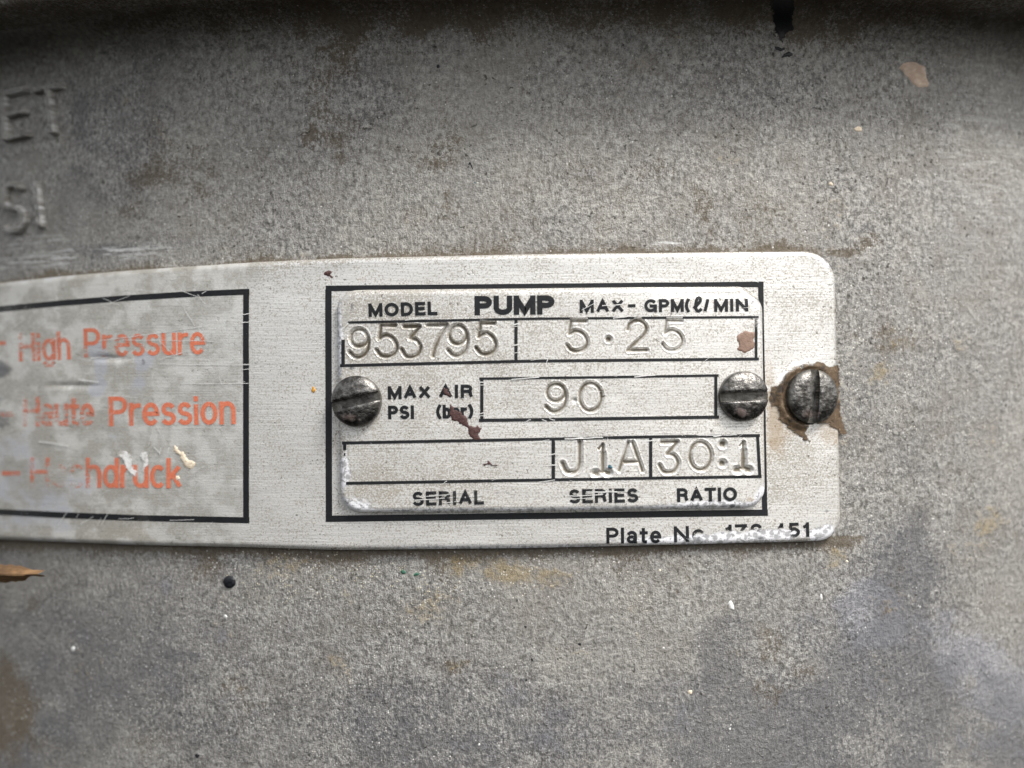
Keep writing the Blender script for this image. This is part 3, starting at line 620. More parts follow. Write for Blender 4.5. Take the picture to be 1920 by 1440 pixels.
def st4(*a): return np.clip(np.stack(a, -1), 0, 1)
def big_stains(x, y, h):
    B = lambda *a, **k: blob(x, y, *a, **k)
    d = edge_dist(x, y, *BIG); left = sm(560, 120, x)
    dirt = .25+.35*left+.35*B(300, 515, 330, 22, rot=-6, soft=.9)+.3*B(240, 1000, 80, 25)+.35*B(1480, 870, 70, 60, soft=.9)+.12*B(1500, 560, 60, 60)
    dirt = dirt+.35*np.exp(-d/5)
    grey = .72*sm(560, 420, x)+.2*left+.30*B(300, 520, 330, 24, rot=-6, soft=.8)
    white = .72*B(1420, 1004, 140, 12, rot=-2, soft=.6)+.6*B(1250, 1012, 120, 8)+.8*B(1545, 1000, 28, 14, rot=-35)+.45*B(900, 1024, 260, 6)+.55*B(1545, 490, 26, 10, rot=35)
    white = white+.4*np.exp(-d/4)*sm(1540, 1480, x)*sm(750, 900, y)
    tan = .62*B(1466, 800, 28, 50, rot=-25, soft=.8)+.5*B(1450, 850, 18, 34, soft=.8)+.7*B(1560, 800, 34, 40, soft=.7)+.5*B(1450, 770, 14, 60)+.55*B(1440, 690, 10, 50)
    tan = tan+.5*B(629, 790, 5, 130, soft=.6)+.5*B(1520, 690, 50, 14, soft=.8)+.45*B(240, 1000, 50, 16)+.6*B(678, 524, 10, 7)
    smear = .95*B(182, 660, 20, 18)+.8*B(190, 690, 16, 30)+.85*B(272, 676, 18, 16)+.6*B(262, 700, 14, 22)+.7*B(180, 730, 24, 16)+.6*B(255, 728, 18, 22)
    smear = smear+.65*B(70, 925, 110, 40, soft=.8)+.5*B(215, 800, 16, 34)+.55*B(30, 840, 60, 40, soft=.9)+.4*B(310, 670, 24, 10)+.5*B(30, 985, 110, 20, soft=.8)
    smear = smear+.6*np.exp(-((d-2)/5)**2)*left*.7
    dark = .75*B(-2, 693, 24, 18, soft=.5, nz=.2)+.6*B(2, 788, 22, 24, soft=.6, nz=.2)+.6*B(268, 680, 4, 8)+.5*B(4, 745, 12, 10)
    dark = dark+.7*B(1424, 1008, 12, 5)+.7*B(1310, 1012, 12, 6)+.5*B(1270, 1010, 8, 6)+.6*B(1550, 958, 6, 4)+.5*B(408, 718, 5, 4)
    bare = .9*np.exp(-d/5)*sm(1400, 1500, x)*sm(900, 700, y)+.4*np.exp(-d/4)*sm(200, 600, x)
    z = 0*x
    return st4(dirt, grey, white, z), st4(tan, smear, dark, bare)
def small_stains(x, y, h):
    B = lambda *a, **k: blob(x, y, *a, **k)
    d = edge_dist(x, y, *SML); gr = stamps(x, y)[1]
    dirt = .30+.2*B(800, 640, 300, 120, soft=.9)+.22*B(720, 570, 90, 25, soft=.8)+.25*B(760, 900, 180, 60, soft=.9)+.2*np.exp(-d/6)
    grey = .55*B(645, 575, 14, 40)+.35*B(660, 555, 30, 10)+.4*B(650, 620, 10, 30)+.3*B(800, 930, 160, 16, soft=.9)
    white = .85*B(636, 640, 7, 80)+.9*B(645, 880, 12, 36)+.75*B(665, 945, 30, 12)+.7*np.exp(-((d-5)/6)**2)*sm(900, 940, y)+.6*B(1425, 930, 14, 26)+.7*B(1340, 945, 70, 9)
    white = white+.4*B(1000, 927, 150, 12)+.55*np.exp(-((d-4)/5)**2)*sm(560, 530, y+abs(x-1000)*0)+.5*B(1425, 600, 8, 40)
    tan = .3*B(780, 870, 140, 40, soft=.9)+.7*B(1407, 937, 9, 5)+.35*B(700, 930, 60, 20)+.5*B(1345, 792, 8, 8)+.3*B(850, 780, 30, 16)+.25*B(1300, 720, 90, 50, soft=.9)*0
    tan = tan+.45*np.exp(-((np.hypot(x-670, y-752)-52)/6)**2)*sm(740, 800, y)+.35*np.exp(-((np.hypot(x-1392, y-743)-52)/6)**2)*sm(730, 790, y)
    dark = .6*B(660, 578, 4, 12)+.7*B(660, 690, 5, 4, nz=.2)+.7*B(1411, 567, 6, 5)+.6*B(1360, 948, 12, 5)+.6*B(1300, 948, 14, 4)+.7*B(1375, 949, 6, 5)+.55*B(1078, 751, 5, 4)+.6*B(1396, 945, 5, 4)
    dark = dark+.45*B(1370, 552, 26, 6, rot=8)
    bare = .95*np.exp(-d/6)*sm(1250, 1380, x)*sm(640, 560, y)+.5*np.exp(-d/5)*sm(560, 540, y)+.5*B(1380, 552, 60, 8)+.6*np.exp(-d/4)*sm(1400, 1425, x)
    return st4(dirt, grey, white, gr), st4(tan, 0*x, dark, bare)

big = thing('instruction_plate', 'long curved aluminium plate with faded red lettering and black frames, fixed round the grey barrel', 'plate', tuple(on(np.array(700.), np.array(750.), np.array(0.))))
small = thing('model_plate', 'small stamped aluminium data plate with rounded corners, inside the thick black frame', 'plate', tuple(on(np.array(1035.), np.array(750.), np.array(T1))))
relief('sheet', BIG, big_h, 3.2, -3.0, big, M_big, big_stains)
relief('sheet', SML, small_h, 1.35, T1-.5, small, M_small, small_stains, True)

# ------------------------------------------------------------------ print on the long plate
def frame_strokes(o, w):
    """four bars (butted) of a frame given by its outer corners tl tr br bl"""
    tl, tr, br, bl = [np.array(p, float) for p in o]
    ins = w/2
    return [[tl+(w*.5, ins), tr+(-w*.5, ins)], [bl+(w*.5, -ins), br+(-w*.5, -ins)],
            [tl+(ins, w*1.2), bl+(ins, -w*1.2)], [tr+(-ins, w*1.2), br+(-ins, -w*1.2)]]
W = lambda k: (lambda x, y: k+0*x)
fs = frame_strokes([(610, 535), (1432, 527.5), (1439.5, 967), (611, 978.5)], 11.5)
print_mesh('printed_frame', fs, [10.5, 12, 12, 10], big_h, M_black, big, W(.04), 'thick black frame printed round the model plate')
ft = [(-200, 610), (0, 579.5), (120, 568), (230, 559.5), (350, 552), (462, 547)]; fb = [(-200, 944), (0, 960), (120, 966), (250, 971), (462, 975.5)]
print_mesh('printed_frame', [ft, fb, [(461.5, 556), (461.5, 968)]], [11, 11.5, 11], big_h, M_black, big, lambda x, y: .05+.34*sm(170, 0, x)+.42*np.exp(-((x-268)**2/300+(y-972)**2/200)), 'black frame round the red lettering')
def red_wear(x, y):
    w = .12+.34*sm(330, 20, x)+.20*sm(270, 140, x)+.35*(fbm(x, y, 46, 17, 3)-.5)*sm(420, 250, x)
    w = w+.6*np.exp(-((x-185)**2/500+(y-663)**2/130))+.32*np.exp(-((x-215)**2/300+(y-650)**2/600))+.5*np.exp(-((x-270)**2/500+(y-648)**2/60))
    w = w+.38*np.exp(-((x-240)**2/260+(y-785)**2/400))+.3*np.exp(-((x-140)**2/900+(y-895)**2/300))+.35*np.exp(-((x-110)**2/500+(y-890)**2/500))+.4*np.exp(-((x-70)**2/500+(y-912)**2/90))
    return np.clip(w, 0, 1.1)
for word, a in {'-': (-22, 668, 12, 666, 54), 'High': (36, 678, 133, 674, 53), 'Pressure': (158, 670, 385, 664, 54)}.items():
    print_mesh('printed_word', lay_text(word, *a, 6.6 if word != '-' else 6, .16), 7.2, big_h, M_red, big, red_wear, 'faded red printed text %s' % word)
for word, a in {'-': (4, 800, 27, 799, 54), 'Haute': (44, 799, 177, 798, 54), 'Pression': (205, 799, 442, 795, 55)}.items():
    print_mesh('printed_word', lay_text(word, *a, 7.6, .14), 8.3, big_h, M_red, big, red_wear, 'faded red printed text %s' % word)
for word, a in {'-': (4, 911, 38, 911, 55), 'Hochdruck': (57, 914, 341, 915, 56)}.items():
    print_mesh('printed_word', lay_text(word, *a, 7.4, .13), 8.1, big_h, M_red, big, red_wear, 'faded red printed text %s' % word)
def pw(x, y): return .10+.95*sm(1290, 1320, x)*sm(-7, 4, y-(1000-(x-1300)*.055))*sm(1500, 1470, x)+.35*sm(1250, 1275, x)*sm(1003, 1012, y)
for word, a in {'Plate': (1137, 1019.5, 1240, 1018.5, 30), 'No.': (1264, 1017, 1334, 1015, 30), '178': (1359, 1012.5, 1430, 1010, 28.5), '451': (1452, 1009, 1518, 1006.5, 27.5)}.items():
    print_mesh('printed_word', lay_text(word, *a, 5.8, .2), 6.0, big_h, M_black, big, pw, 'black printed text %s' % word)

# ------------------------------------------------------------------ print on the model plate
def iw(x, y):
    w = .08+.6*sm(668, 640, x)*sm(650, 600, y)
    return w+.8*np.exp(-((x-1418)**2/60+(y-604)**2/90))+.5*np.exp(-((x-1330)**2/4000+(y-817)**2/20))+.6*np.exp(-((x-1100)**2/2200+(y-822)**2/10))
def prt(words, sw, track=.2, mat=M_black, wear=iw):
    for word, a in words:
        print_mesh('printed_word', lay_text(word, *a, sw, track), sw, small_h, mat, small, wear, 'black printed text %s' % word)
prt([('MODEL', (691.5, 594.5, 820.5, 590.5, 25.5))], 6.2)
prt([('PUMP', (890, 591, 1040, 589.5, 36))], 10.2, .10)
prt([('MAX', (1087, 587, 1170, 586, 25)), ('-', (1178, 584.5, 1192, 584, 25)), ('GPM', (1208, 585.5, 1282, 585, 24.5)), ('(', (1284, 585, 1294, 585, 25)),
     ('ℓ', (1298, 585.5, 1318, 585, 27)), ('/', (1319, 585.5, 1331, 585, 24.5)), ('MIN', (1339, 585, 1403, 584, 24.5))], 5.9)
prt([('MAX', (727.5, 749, 808, 747.5, 25)), ('AIR', (823, 746.5, 887, 746, 25)), ('PSI', (728, 786, 777, 785.5, 25.5)), ('(bar)', (818, 785, 888, 784, 26))], 6.1)
prt([('SERIAL', (773.5, 948.5, 908, 945.5, 26.5)), ('SERIES', (1067, 944, 1197, 941.5, 26.5)), ('RATIO', (1269.5, 941.5, 1382, 939, 26))], 6.0, .2, M_black, lambda x, y: .1+.25*np.exp(-((x-840)**2/900))+.35*np.exp(-((x-893)**2/200+(y-932)**2/90))+.15*np.exp(-((x-1100)**2/2000)))
print_mesh('printed_box', [[(655, 604.5), (1000, 597.5), (1420, 594.5)], [(640, 685.5), (968, 677.5), (1000, 677), (1420, 673)], [(643.5, 640), (643.5, 681)], [(967.5, 602), (967.5, 673.5)], [(1417.5, 600), (1417.5, 669)]],
           [4.6, 5.6, 6.5, 6, 5], small_h, M_black, small, iw, 'upper black outlined box split in two')
print_mesh('printed_box', [[(901, 710), (1120, 707.5), (1345, 704)], [(901, 788), (1000, 787), (1345, 782)], [(903.5, 715), (903.5, 783)], [(1342, 708.5), (1342, 778)]],
           [4.6, 6.2, 6, 5.6], small_h, M_black, small, iw, 'middle black outlined box')
print_mesh('printed_box', [[(644, 830.5), (1037, 823), (1220, 819), (1422, 816.5)], [(652, 906), (1037, 899.5), (1220, 896.5), (1425, 893.5)], [(646.5, 834), (646.5, 841)], [(646.5, 851), (646.5, 853)], [(1037.5, 826), (1037.5, 896)], [(1220, 822.5), (1220, 893)], [(1420.5, 820), (1424.5, 890)]],
           [5.6, 5.6, 6, 3, 6.5, 6, 5.5], small_h, M_black, small, iw, 'lower black outlined box split in three')

# ------------------------------------------------------------------ scratches (bright metal slivers over the print)
def scratches(lines, hf, parent, lift=1.0, mat=None):
    st = []; ws = []
    for x0, y0, x1, y1, w in lines:
        n = max(3, int(math.hypot(x1-x0, y1-y0)/14)); p = [(x0+(x1-x0)*k/n+random.uniform(-.5, .5), y0+(y1-y0)*k/n+random.uniform(-.7, .7)) for k in range(n+1)]
        st.append(p); ws.append(w)
    print_mesh('scratch_marks', st, ws, hf, mat or M_bare, parent, W(.0), None, lift, 'stuff')
L = [(1290, 0, 0, 0, 0)][:0]
L = [(780, 938, 905, 929, 1.6), (800, 931, 868, 924, 1.2), (838, 942, 900, 936, 1.6), (1066, 930, 1130, 927, 1.6), (1100, 923, 1200, 920.5, 2.0), (1070, 935.5, 1110, 933, 1.0),
     (905, 588, 925, 581, 1.2), (962, 608, 973, 607.5, 2), (962, 647, 973, 646, 2.2), (962, 612, 973, 611, 1), (1150, 597, 1180, 593, 1.6), (965, 662, 973, 660, 1),
     (1190, 707, 1228, 703, 1.8), (960, 711.5, 1010, 707, 1.6), (899, 717, 909, 716.5, 1.6), (899, 722, 909, 721.5, 1.2), (899, 775, 909, 774, 1.6), (899, 780, 909, 779.5, 1.0),
     (1030, 852, 1045, 851, 2.0), (1030, 872, 1045, 871, 1.8), (1214, 827, 1226, 826, 2.2), (1012, 904, 1040, 899, 1.2), (1060, 823, 1130, 819.5, 2.2), (1000, 830, 1030, 824, .9), (1030, 784, 1040, 788, 1.2),
     (995, 786, 985, 792, 1.2), (1017, 787, 1025, 790, 1.4), (1130, 574, 1165, 571, 1.4), (1090, 582, 1120, 565, .8), (760, 600, 830, 593, .8), (1024, 684, 1028, 668, 1.2), (1310, 816, 1380, 815, 1.2), (1338, 818.5, 1352, 816.5, 1.6),
     (700, 840, 780, 836, .8), (1090, 735, 1290, 728, .6), (690, 700, 705, 705, .9), (830, 908, 838, 902, 1.2), (640, 620, 654, 606, 1.4), (905, 840, 990, 835, .7)]
for _ in range(26):
    x, y, l, a = random.uniform(650, 1410), random.uniform(560, 945), random.uniform(6, 34), random.gauss(-.06, .5)
    L.append((x, y, x+l*math.cos(a), y+l*math.sin(a), random.uniform(.4, .8)))
scratches(L, small_h, small)
L = [(185, 640, 390, 611, 1.0), (230, 637, 400, 640, .8), (300, 683, 470, 684, 1.0), (340, 719, 466, 719.5, 1.0), (345, 578, 366, 612, 1.0), (352, 592, 362, 602, 1.5), (330, 560, 345, 575, .8), (372, 553, 385, 570, 1.2),
     (455, 590, 468, 588, 1.4), (455, 605, 468, 604, 1.4), (455, 684, 468, 683, 1.4), (455, 693, 468, 692, 1), (412, 705, 416, 720, 1.0), (295, 800, 302, 815, 1.2), (280, 835, 288, 805, .8), (430, 720, 460, 716, .7),
     (172, 671, 205, 671, 2.6), (150, 712, 184, 716, 3.4), (75, 828, 130, 836, 2.6), (205, 673, 232, 671, 1.2), (290, 838, 302, 850, 2.0), (300, 852, 303, 840, 1.6), (318, 838, 316, 850, 1.6), (300, 674, 345, 660, 1),
     (195, 560, 225, 572, .8), (340, 545, 372, 556, 1.0), (380, 551, 388, 546, 1), (190, 985, 205, 960, .9), (110, 985, 130, 955, .9), (320, 975, 365, 974, .9), (300, 640, 330, 668, .7), (205, 570, 245, 555, .6)]
for _ in range(60):
    x, y, l, a = random.uniform(10, 450), random.uniform(590, 990), random.uniform(6, 30), random.gauss(-.6, .6)
    L.append((x, y, x+l*math.cos(a), y+l*math.sin(a), random.uniform(.4, .8)))
for _ in range(16):
    x, y, l, a = random.uniform(470, 1560), random.choice([random.uniform(490, 524), random.uniform(985, 1012)]), random.uniform(8, 40), random.gauss(0, .3)
    L.append((x, y, x+l*math.cos(a), y+l*math.sin(a), random.uniform(.4, .8)))
scratches(L, big_h, big)

# ------------------------------------------------------------------ flecks, chips, residue: thin pillowed pieces with torn outlines
def body_h(x, y):
    h = 0*np.asarray(x, float); f = 78.0
    for _ in range(12):
        th, v = invert(x, y, h); k = np.clip(v-(VF-f), 0, f-3); h = .5*h+.5*(f-np.sqrt(f*f-k*k))
    return h, h
def chip(name, pts, hf, mat, parent, th=2.0, rag=.9, label=None, lift=.9, cell=3.0, ring=None, seed=1):
    p = [np.array(q, float) for q in pts]; q = []
    for a, b in zip(p, p[1:]+p[:1]):
        n = max(1, int(np.linalg.norm(b-a)/1.2))
        q += [a+(b-a)*k/n for k in range(n)]
    q = np.array(q); q += (np.stack([vnoise(q[:, 0], q[:, 1], 4, seed), vnoise(q[:, 0], q[:, 1], 4, seed+5)], -1)-.5)*2*rag+(np.stack([vnoise(q[:, 0], q[:, 1], 1.7, seed+9), vnoise(q[:, 0], q[:, 1], 1.7, seed+14)], -1)-.5)*1.2*rag
    n = len(q); x0, y0 = q.min(0); x1, y1 = q.max(0)
    gx, gy = np.meshgrid(np.arange(x0+cell/2, x1, cell), np.arange(y0+cell/2, y1, cell)); g = np.stack([gx.ravel(), gy.ravel()], -1)
    g += rng.uniform(-.2, .2, g.shape)*cell
    loop = np.concatenate([q, q[:1]])
    ins = np.zeros(len(g), bool)
    for a, b in zip(loop[:-1], loop[1:]):
        c = ((a[1] > g[:, 1]) != (b[1] > g[:, 1]))
        with np.errstate(divide='ignore', invalid='ignore'):
            ins ^= c & (g[:, 0] < (b[0]-a[0])*(g[:, 1]-a[1])/(b[1]-a[1])+a[0])
    g = g[ins]
    if len(g): g = g[seg_dist(g[:, 0], g[:, 1], loop) > cell*.4]
    pts2 = [Vector(v) for v in q]+[Vector(v) for v in g]
    vs, es, fs_, *_ = geometry.delaunay_2d_cdt(pts2, [], [list(range(n))], 1, 1e-5)
    xy = np.array([tuple(v) for v in vs]); d = seg_dist(xy[:, 0], xy[:, 1], loop)
    h, base = hf(xy[:, 0], xy[:, 1])
    hh = h+lift+th*.55*sm(0, max(th*.8, 1.0), d)+.5*th*(fbm(xy[:, 0], xy[:, 1], 9, seed)-.5)*sm(0, 3, d)
    if ring: hh = hh+ring(xy[:, 0], xy[:, 1])
    hh = np.where(d < .05, h-.5, hh)
    P = on(xy[:, 0], xy[:, 1], hh, base)
    F = np.array([f for f in fs_ if len(f) == 3])
    f0 = P[F]; nr = np.cross(f0[:, 1]-f0[:, 0], f0[:, 2]-f0[:, 0]); flip = nr[:, 1] > 0; F[flip] = F[flip][:, ::-1]
    z = np.zeros((len(P), 4))
    me = mesh(name, P, F, np.stack([xy[:, 0], -xy[:, 1]], -1), {'stain': z, 'wear': np.clip(d/9, 0, 1)})
    return link(name, me, mat, parent, label)
def rnd(cx, cy, rx, ry, rot=0, n=12, j=.25):
    out = []
    for k in range(n):
        a = 2*math.pi*k/n; f = 1+random.uniform(-j, j); c, s = math.cos(math.radians(rot)), math.sin(math.radians(rot))
        ux, uy = rx*f*math.cos(a), ry*f*math.sin(a); out.append((cx+ux*c-uy*s, cy+ux*s+uy*c))
    return out
z5 = lambda pts: [(1300+a*.1771, 600+b*.1771) for a, b in pts]
z1 = lambda pts: [(600+a*.2292, 500+b*.2292) for a, b in pts]
z3 = lambda pts: [(600+a*.2292, 780+b*.2292) for a, b in pts]
chip('paint_fleck', z5([(445, 190), (470, 152), (550, 110), (600, 122), (640, 112), (668, 140), (668, 170), (640, 205), (662, 250), (645, 305), (545, 358), (495, 335), (452, 310), (480, 285), (472, 238)]), small_h, M_tanp, small, .8, 1.3, 'pinkish brown paint fleck', seed=3)
chip('paint_fleck', z1([(990, 1000), (1005, 990), (1045, 990), (1060, 1020), (1082, 1050), (1075, 1075), (1045, 1065), (1015, 1055)]), small_h, M_maroon, small, .8, 1.5, 'dark maroon paint fleck', seed=4)
chip('paint_fleck', z1([(1050, 1115), (1075, 1120), (1095, 1160), (1150, 1175), (1200, 1225), (1225, 1290), (1260, 1305), (1300, 1300), (1322, 1335), (1300, 1370), (1305, 1400), (1335, 1420), (1300, 1432), (1250, 1428), (1225, 1395), (1205, 1370), (1215, 1330), (1180, 1305), (1120, 1270), (1075, 1250), (1055, 1215), (1062, 1165)]), small_h, M_maroon, small, .8, 1.9, 'dark maroon paint smear', seed=5)
chip('paint_fleck', z3([(1370, 355), (1395, 380), (1412, 398), (1440, 400), (1465, 385), (1450, 412), (1425, 408), (1400, 406), (1370, 396), (1345, 412), (1320, 385), (1345, 390), (1368, 385)]), small_h, M_maroon, small, 1.0, .5, 'small dark red paint fleck', cell=2, seed=6)
chip('paint_fleck', z1([(30, 45), (60, 30), (90, 32), (105, 45), (85, 62), (115, 88), (95, 102), (70, 80), (30, 75), (22, 60)]), big_h, M_maroon, big, 1.2, .8, 'small dark maroon paint fleck', seed=7)
chip('paint_fleck', [(1141, 870), (1146, 872), (1150, 878), (1143, 879.5), (1139, 877)], small_h, M_blue, small, 1.0, .5, 'tiny teal paint fleck', cell=2)
chip('paint_fleck', rnd(587.5, 730, 4, 6), big_h, M_orange, big, 1.0, .6, 'tiny orange paint fleck', cell=2)
chip('paint_fleck', [(325, 836), (331, 836), (336, 843), (343, 846), (350, 858), (354, 862), (362, 862), (367, 868), (363, 878), (357, 881), (346, 876), (342, 866), (335, 854), (325, 848)], big_h, M_cream, big, .9, 1.4, 'cream paint fleck', seed=8)
for pts in ([(219, 846), (230, 839), (241, 843), (248, 853), (257, 860), (252, 871), (262, 884), (256, 897), (250, 906), (246, 894), (237, 886), (231, 873), (222, 862)], [(262, 848), (271, 842), (283, 846), (281, 858), (285, 867), (276, 880), (268, 890), (263, 880), (266, 866), (259, 858)], [(226, 838), (233, 836), (229, 848), (223, 858), (220, 850)]):
    chip('paint_fleck', pts, big_h, M_scuff, big, .9, 2.4, 'white paint scuff over the lowest red line', seed=9)
chip('paint_fleck', [(328, 892), (336, 891), (338, 898), (333, 903), (328, 899)], big_h, M_cream, big, 1.0, .6, cell=2, seed=2)
chip('paint_fleck', [(1682, 128), (1690, 122), (1698, 116), (1712, 115), (1722, 119), (1734, 124), (1737, 136), (1738, 146), (1743, 156), (1738, 164), (1724, 165), (1714, 160), (1704, 148), (1697, 142), (1692, 132)], body_h, M_pale, pump, 1.0, .9, 'pale pinkish tan paint fleck', seed=10)
chip('paint_drip', [(1440, -60), (1490, -60), (1491, 10), (1488, 40), (1492, 60), (1494, 66), (1486, 68), (1482, 62), (1474, 66), (1470, 74), (1474, 80), (1464, 86), (1458, 78), (1457, 68), (1450, 64), (1447, 40), (1444, 18), (1440, 0)], body_h, M_drip, pump, 1.4, 2.6, 'black paint drip under the flange', cell=4, seed=11)
chip('paint_drip', [(1451, 88), (1459, 85), (1466, 90), (1474, 87), (1472, 94), (1464, 97), (1453, 94)], body_h, M_ink2, pump, 1.2, .9, seed=12)
chip('paint_drip', [(1463, 106), (1470, 100), (1480, 96), (1491, 102), (1484, 106), (1472, 108), (1464, 110)], body_h, M_ink2, pump, 1.2, .7, seed=13)
chip('paint_fleck', rnd(430, 1091, 12.5, 12.5, 0, 18, .05), body_h, M_ink2, pump, 4.5, .3, 'round black paint drop below the long plate', seed=14)
for (x, y, r1, r2, m, a) in [(1371, 1135, 6, 9, M_white, -10), (1609, 242, 7, 6, M_cream, 0), (1558, 345, 4, 4, M_cream, 0), (423, 1156, 4, 4, M_white, 0), (1294, 1298, 5, 5, M_cream, 0), (1369, 1367, 3, 3, M_white, 0), (898, 1396, 3.2, 3.2, M_white, 0), (137, 1216, 4, 5, M_white, 20), (821, 124, 4, 4, M_ink2, 0), (757, 1073, 6, 4, M_green, 20), (781, 1077, 7, 3.5, M_green, -10), (890, 342, 2.2, 2.4, M_blue, 0),
                          (998, 1237, 4, 3, M_ink2, 10), (985, 1176, 3.5, 3, M_ink2, 0), (1087, 1208, 3.5, 3, M_ink2, 0), (987, 1275, 3, 3, M_ink2, 0), (1588, 1053, 3, 3, M_cream, 0), (1237, 1070, 3, 3, M_cream, 0), (1244, 1215, 3, 3, M_white, 0), (1540, 1119, 3, 6, M_white, 0), (370, 1417, 5, 4, M_ink2, 0)]:
    chip('paint_fleck', rnd(x, y, r1, r2, a, 10, .22), body_h, m, pump, .9, .5, cell=2)
chip('stray_fibre', [(875, 318), (879, 304), (882, 303), (886, 312), (889, 323), (886, 320), (881, 308), (878, 316)], body_h, M_ink2, pump, .8, .2, cell=2)
# sealant torn round the right-hand screw
rim = lambda x, y: 4.5*np.exp(-((np.hypot(x-1519, y-743)-57)/4)**2)*sm(1560, 1520, x)
chip('sealant_residue', z5([(790, 700), (830, 680), (900, 660), (960, 570), (1060, 500), (1180, 460), (1240, 455), (1300, 420), (1370, 425), (1420, 460), (1480, 465), (1530, 430), (1560, 405), (1610, 430), (1590, 470), (1575, 560), (1590, 640), (1580, 740), (1595, 860), (1600, 960), (1620, 1060), (1660, 1130), (1675, 1225), (1640, 1245), (1560, 1210), (1490, 1160), (1420, 1120), (1330, 1115), (1230, 1135), (1205, 1165), (1225, 1235), (1265, 1285), (1240, 1305), (1180, 1295), (1120, 1245), (1020, 1180), (950, 1120), (880, 1060), (900, 1000), (860, 930), (810, 950), (785, 880), (780, 800)]), lambda x, y: (np.where(x < 1577, big_h(np.minimum(x, 1572), y)[0], 6.0), T1+0*np.asarray(x)), M_seal, big, 1.2, 2.6, 'torn brown sealant squeezed out round the screw', cell=3, ring=rim, seed=21)

# ------------------------------------------------------------------ dry leaf tip hanging into view on the left
def leaf():
    L0 = thing('leaf_fragment', 'dry orange brown leaf tip lying on the barrel below the long plate', 'leaf', tuple(on(np.array(-30.), np.array(1085.), np.array(4.))))
    xs = np.linspace(-198, 58, 40); V = []; n = 13
    for x in xs:
        t = (x+210)/256; w = 19*math.sin(math.pi*min(1, .18+t*.62))*(1 if t < .9 else max(.30, (1-t)/.1)**.5)
        for k in range(n):
            s = k/(n-1)*2-1; jag = 2.0*(vnoise(np.array(x), np.array(s*9.), 5, 3)-.5)*abs(s)
            V.append((x+3*jag, 1083+(s*w)+2*jag-4*t, 130+6*math.sin(x*.05)-16*abs(s)**1.5*.9+9*math.exp(-(s/.12)**2)*.35-20*t))
    V = np.array(V); P = on(V[:, 0], V[:, 1], V[:, 2], np.full(len(V), 130.0))
    link('blade', mesh('blade', P, grid_faces(len(xs), n), np.stack([V[:, 0]*.35, -V[:, 1]], -1)), M_leaf, L0)
    m = (np.arange(len(V)) % n) == n//2
    print_mesh('midrib', [[(x, 1083-4*(x+190)/258) for x in xs[2:-3]]], 2.4, lambda x, y: (130+6*np.sin(x*.05)+3.5-20*(x+190)/258, 130+0*x), M_leaf, L0, W(0), None, .6)
leaf()

# ------------------------------------------------------------------ slotted screws
def screw(cx, cy, rad, base_h, rot, label, dome=13.0, rim=11.0, slot=9.0, sink=0.0, seed=1, grime=.2):
    th0, v0 = invert(np.array(float(cx)), np.array(float(cy)), np.array(base_h)); o = place(th0, v0, np.array(base_h))
    root = thing('screw', label, 'screw', tuple(o), 'slotted screws holding the plates')
    ex = np.array([math.cos(th0), math.sin(th0), 0]); en = np.array([math.sin(th0), -math.cos(th0), 0]); ez = np.array([0, 0, 1.0])
    depth = 15.0; bev = 1.6
    a = np.linspace(slot+bev, rad*.9985, 30); e = np.array([slot-.5, slot, slot+.5, slot+bev*.8])
    b = np.linspace(-slot+1, slot-1, 11)
    tl = np.concatenate([-a[::-1], -e[::-1], b, e, a]); ns = 62
    sl = -np.cos(np.linspace(0, math.pi, ns)); T = np.repeat(tl[:, None], ns, 1)
    Sx = np.sqrt(np.maximum(rad**2-T**2, 0))*sl[None]
    r = np.hypot(Sx, T)/rad
    H = dome*(np.maximum(1-r**2.6, 0))**.6+rim
    H = H+1.7*(fbm(Sx+seed*50, T, 17, seed, 3)-.5)*2*np.clip(1.1-r, 0, 1)+.8*(fbm(Sx, T+seed*30, 6, seed, 2)-.5)
    ins = np.abs(T) < slot-.2; ed = np.exp(-((np.abs(T)-slot)/1.8)**2)
    H = H-ed*1.0
    wob = 1.2*(fbm(Sx, T, 14, seed+3, 2)-.5)
    H = np.where(ins, np.minimum(H-3, dome+rim-depth+wob-0*r), H)
    H = np.maximum(H, np.where(ins, 0.5, rim*.55))
    # wall row pair, then the rim down to the plate
    Sx = np.pad(Sx, 1, mode='edge'); T = np.pad(T, 1, mode='edge'); H = np.pad(H, 1, mode='edge')
    ring = np.ones(H.shape, bool); ring[1:-1, 1:-1] = False
    H = np.where(ring, -6.0-sink, H-sink)
    c, s = math.cos(math.radians(rot)), math.sin(math.radians(rot))
    X = Sx*c-T*s; Z = Sx*s+T*c
    P = o+S*(X[..., None]*ex+Z[..., None]*ez+H[..., None]*en)
    F = grid_faces(*H.shape); V = P.reshape(-1, 3); N = grid_normals(P)
    if (N*en).sum() < 0: N = -N
    f0 = V[F[len(F)//2+30]]; 
    if np.cross(f0[2]-f0[0], f0[3]-f0[1]).dot(en) < 0: F = F[:, ::-1]
    rr = np.hypot(X, Z)/rad
    rust = .5*blob(X, -Z, -rad*.3, rad*.55, rad*.4, rad*.25, soft=.8, seed=seed)+.45*blob(X, -Z, 0, rad*.75, rad*.5, rad*.2, soft=.8)
    gr = grime*sm(.72, 1.0, rr)*2+.45*(np.abs(T) < slot-.6)
    st = np.stack([np.clip(rust, 0, 1), np.clip(gr, 0, 1), 0*rr, 0*rr], -1).reshape(-1, 4)
    uv = np.stack([X+seed*300, Z], -1).reshape(-1, 2)
    tf = np.abs(T).ravel()[F].mean(1); sf = tf < slot
    for nm, fc in (('head', F[~sf]), ('slot', F[sf])):
        idx, inv = np.unique(fc, return_inverse=True)
        link(nm, mesh(nm, V[idx], inv.reshape(fc.shape), uv[idx], {'stain': st[idx]}), M_screw, root)
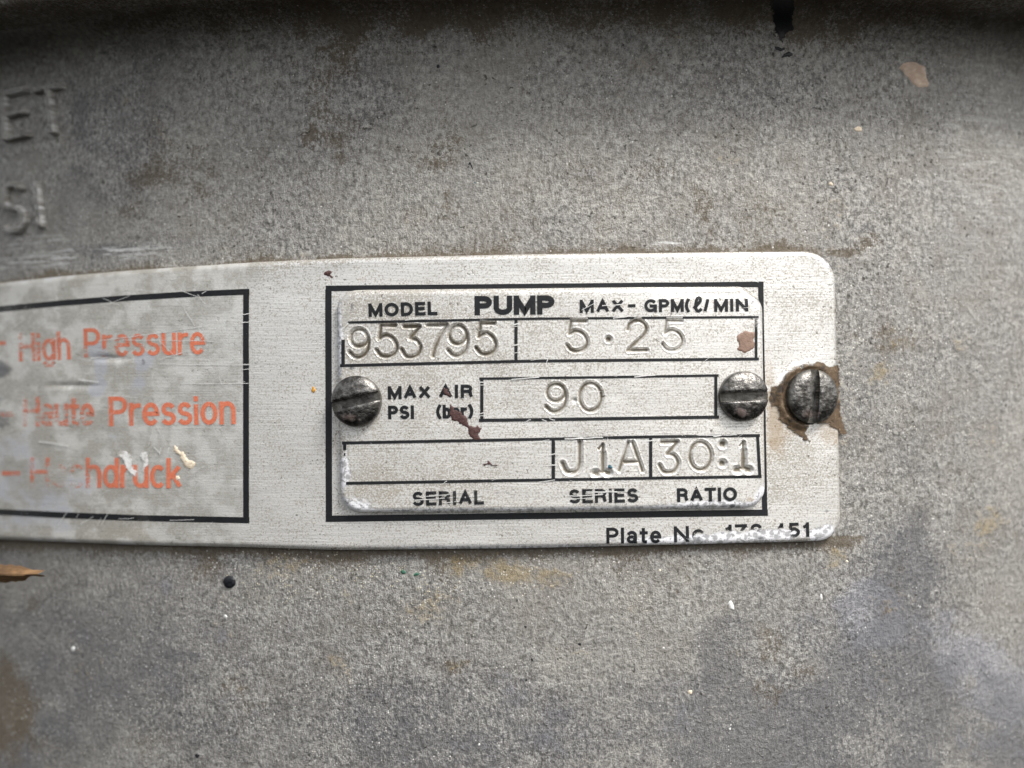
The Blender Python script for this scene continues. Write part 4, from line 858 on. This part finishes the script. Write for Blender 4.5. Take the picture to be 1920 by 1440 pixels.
screw(670, 752, 47.5, T2, 13.5, 'dark slotted screw at the left end of the model plate, its slot tilted upwards', seed=2)
screw(1392, 742.5, 46.5, T2, 3.0, 'shiny slotted screw at the right end of the model plate with a nearly level slot', seed=5)
screw(1519, 743, 51, T1, 87, 'slotted screw with an upright slot, set in brown sealant right of the model plate', dome=11, rim=12, slot=8.5, seed=8, grime=.3)

# ------------------------------------------------------------------ raised cast letters on the barrel, upper left
def cast(ch, quad, w, hgt, seed):
    hgt *= 2.1; w *= .85
    """quad: survey corners bl, br, tl of the glyph box"""
    bl, br, tl = [np.array(q, float) for q in quad]; gw = G[ch][0] if G[ch][0] > .1 else 1.0
    V = []; F = []; UV = []; EW = []; n = 0
    for i, st in enumerate(G[ch][1]):
        pl = [bl+(br-bl)*(gx/gw)+(tl-bl)*gy for gx, gy in st]
        prof = [(1.0, -1.5), (.92, hgt*.5), (.72, hgt*.92), (0.35, hgt), (-.35, hgt), (-.72, hgt*.92), (-.92, hgt*.5), (-1.0, -1.5)]; prof = [(k*1.0, h) for k, h in prof]
        a, b = ribbon(pl, w, 4.0); m = (a+b)/2; d = (a-b)/2; rows = len(a)
        endf = np.ones(rows); endf[0] = endf[-1] = -.2
        for (k, h) in prof:
            q = m+d*k; hh = (h if h > 0 else h)*np.where(endf > 0, 1, -.3)+1.6*(fbm(q[:, 0], q[:, 1], 10, seed, 2)-.5)
            V.append(on(q[:, 0], q[:, 1], hh-.02*i, 0*hh)); UV.append(np.stack([q[:, 0], -q[:, 1]], -1)); EW.append(np.full(rows, .95 if .5 < abs(k) < .95 else .1))
        idx = n+np.arange(8*rows).reshape(8, rows)
        F.append(np.stack([idx[:-1, :-1], idx[1:, :-1], idx[1:, 1:], idx[:-1, 1:]], -1).reshape(-1, 4)); n += 8*rows
    V = np.concatenate(V); F = np.concatenate(F); f0 = V[F]; nr = np.cross(f0[:, 2]-f0[:, 0], f0[:, 3]-f0[:, 1])
    fl = (nr[:, 1] > 0); F[fl] = F[fl][:, ::-1]
    z = np.zeros((len(V), 4)); z2 = z.copy(); z[:, 0] = .30; z2[:, 1] = np.concatenate(EW)
    link('raised_letter', mesh('raised_letter', V, F, np.concatenate(UV), {'stain': z, 'stain_b': z2}), M_body, pump, 'raised cast letter %s' % ch)
cast('L', [(-52, 280), (-8, 272), (-58, 190)], 15, 7, 1)
cast('E', [(18, 262), (62, 252), (14, 178)], 14, 7, 2)
cast('T', [(78, 255), (134, 244), (68, 172)], 14, 7, 3)
cast('P', [(-52, 450), (-6, 442), (-60, 362)], 14, 6, 4)
cast('S', [(12, 437), (52, 430), (8, 350)], 14, 6, 5)
cast('I', [(82, 424), (84, 424), (74, 345)], 14, 6, 6)
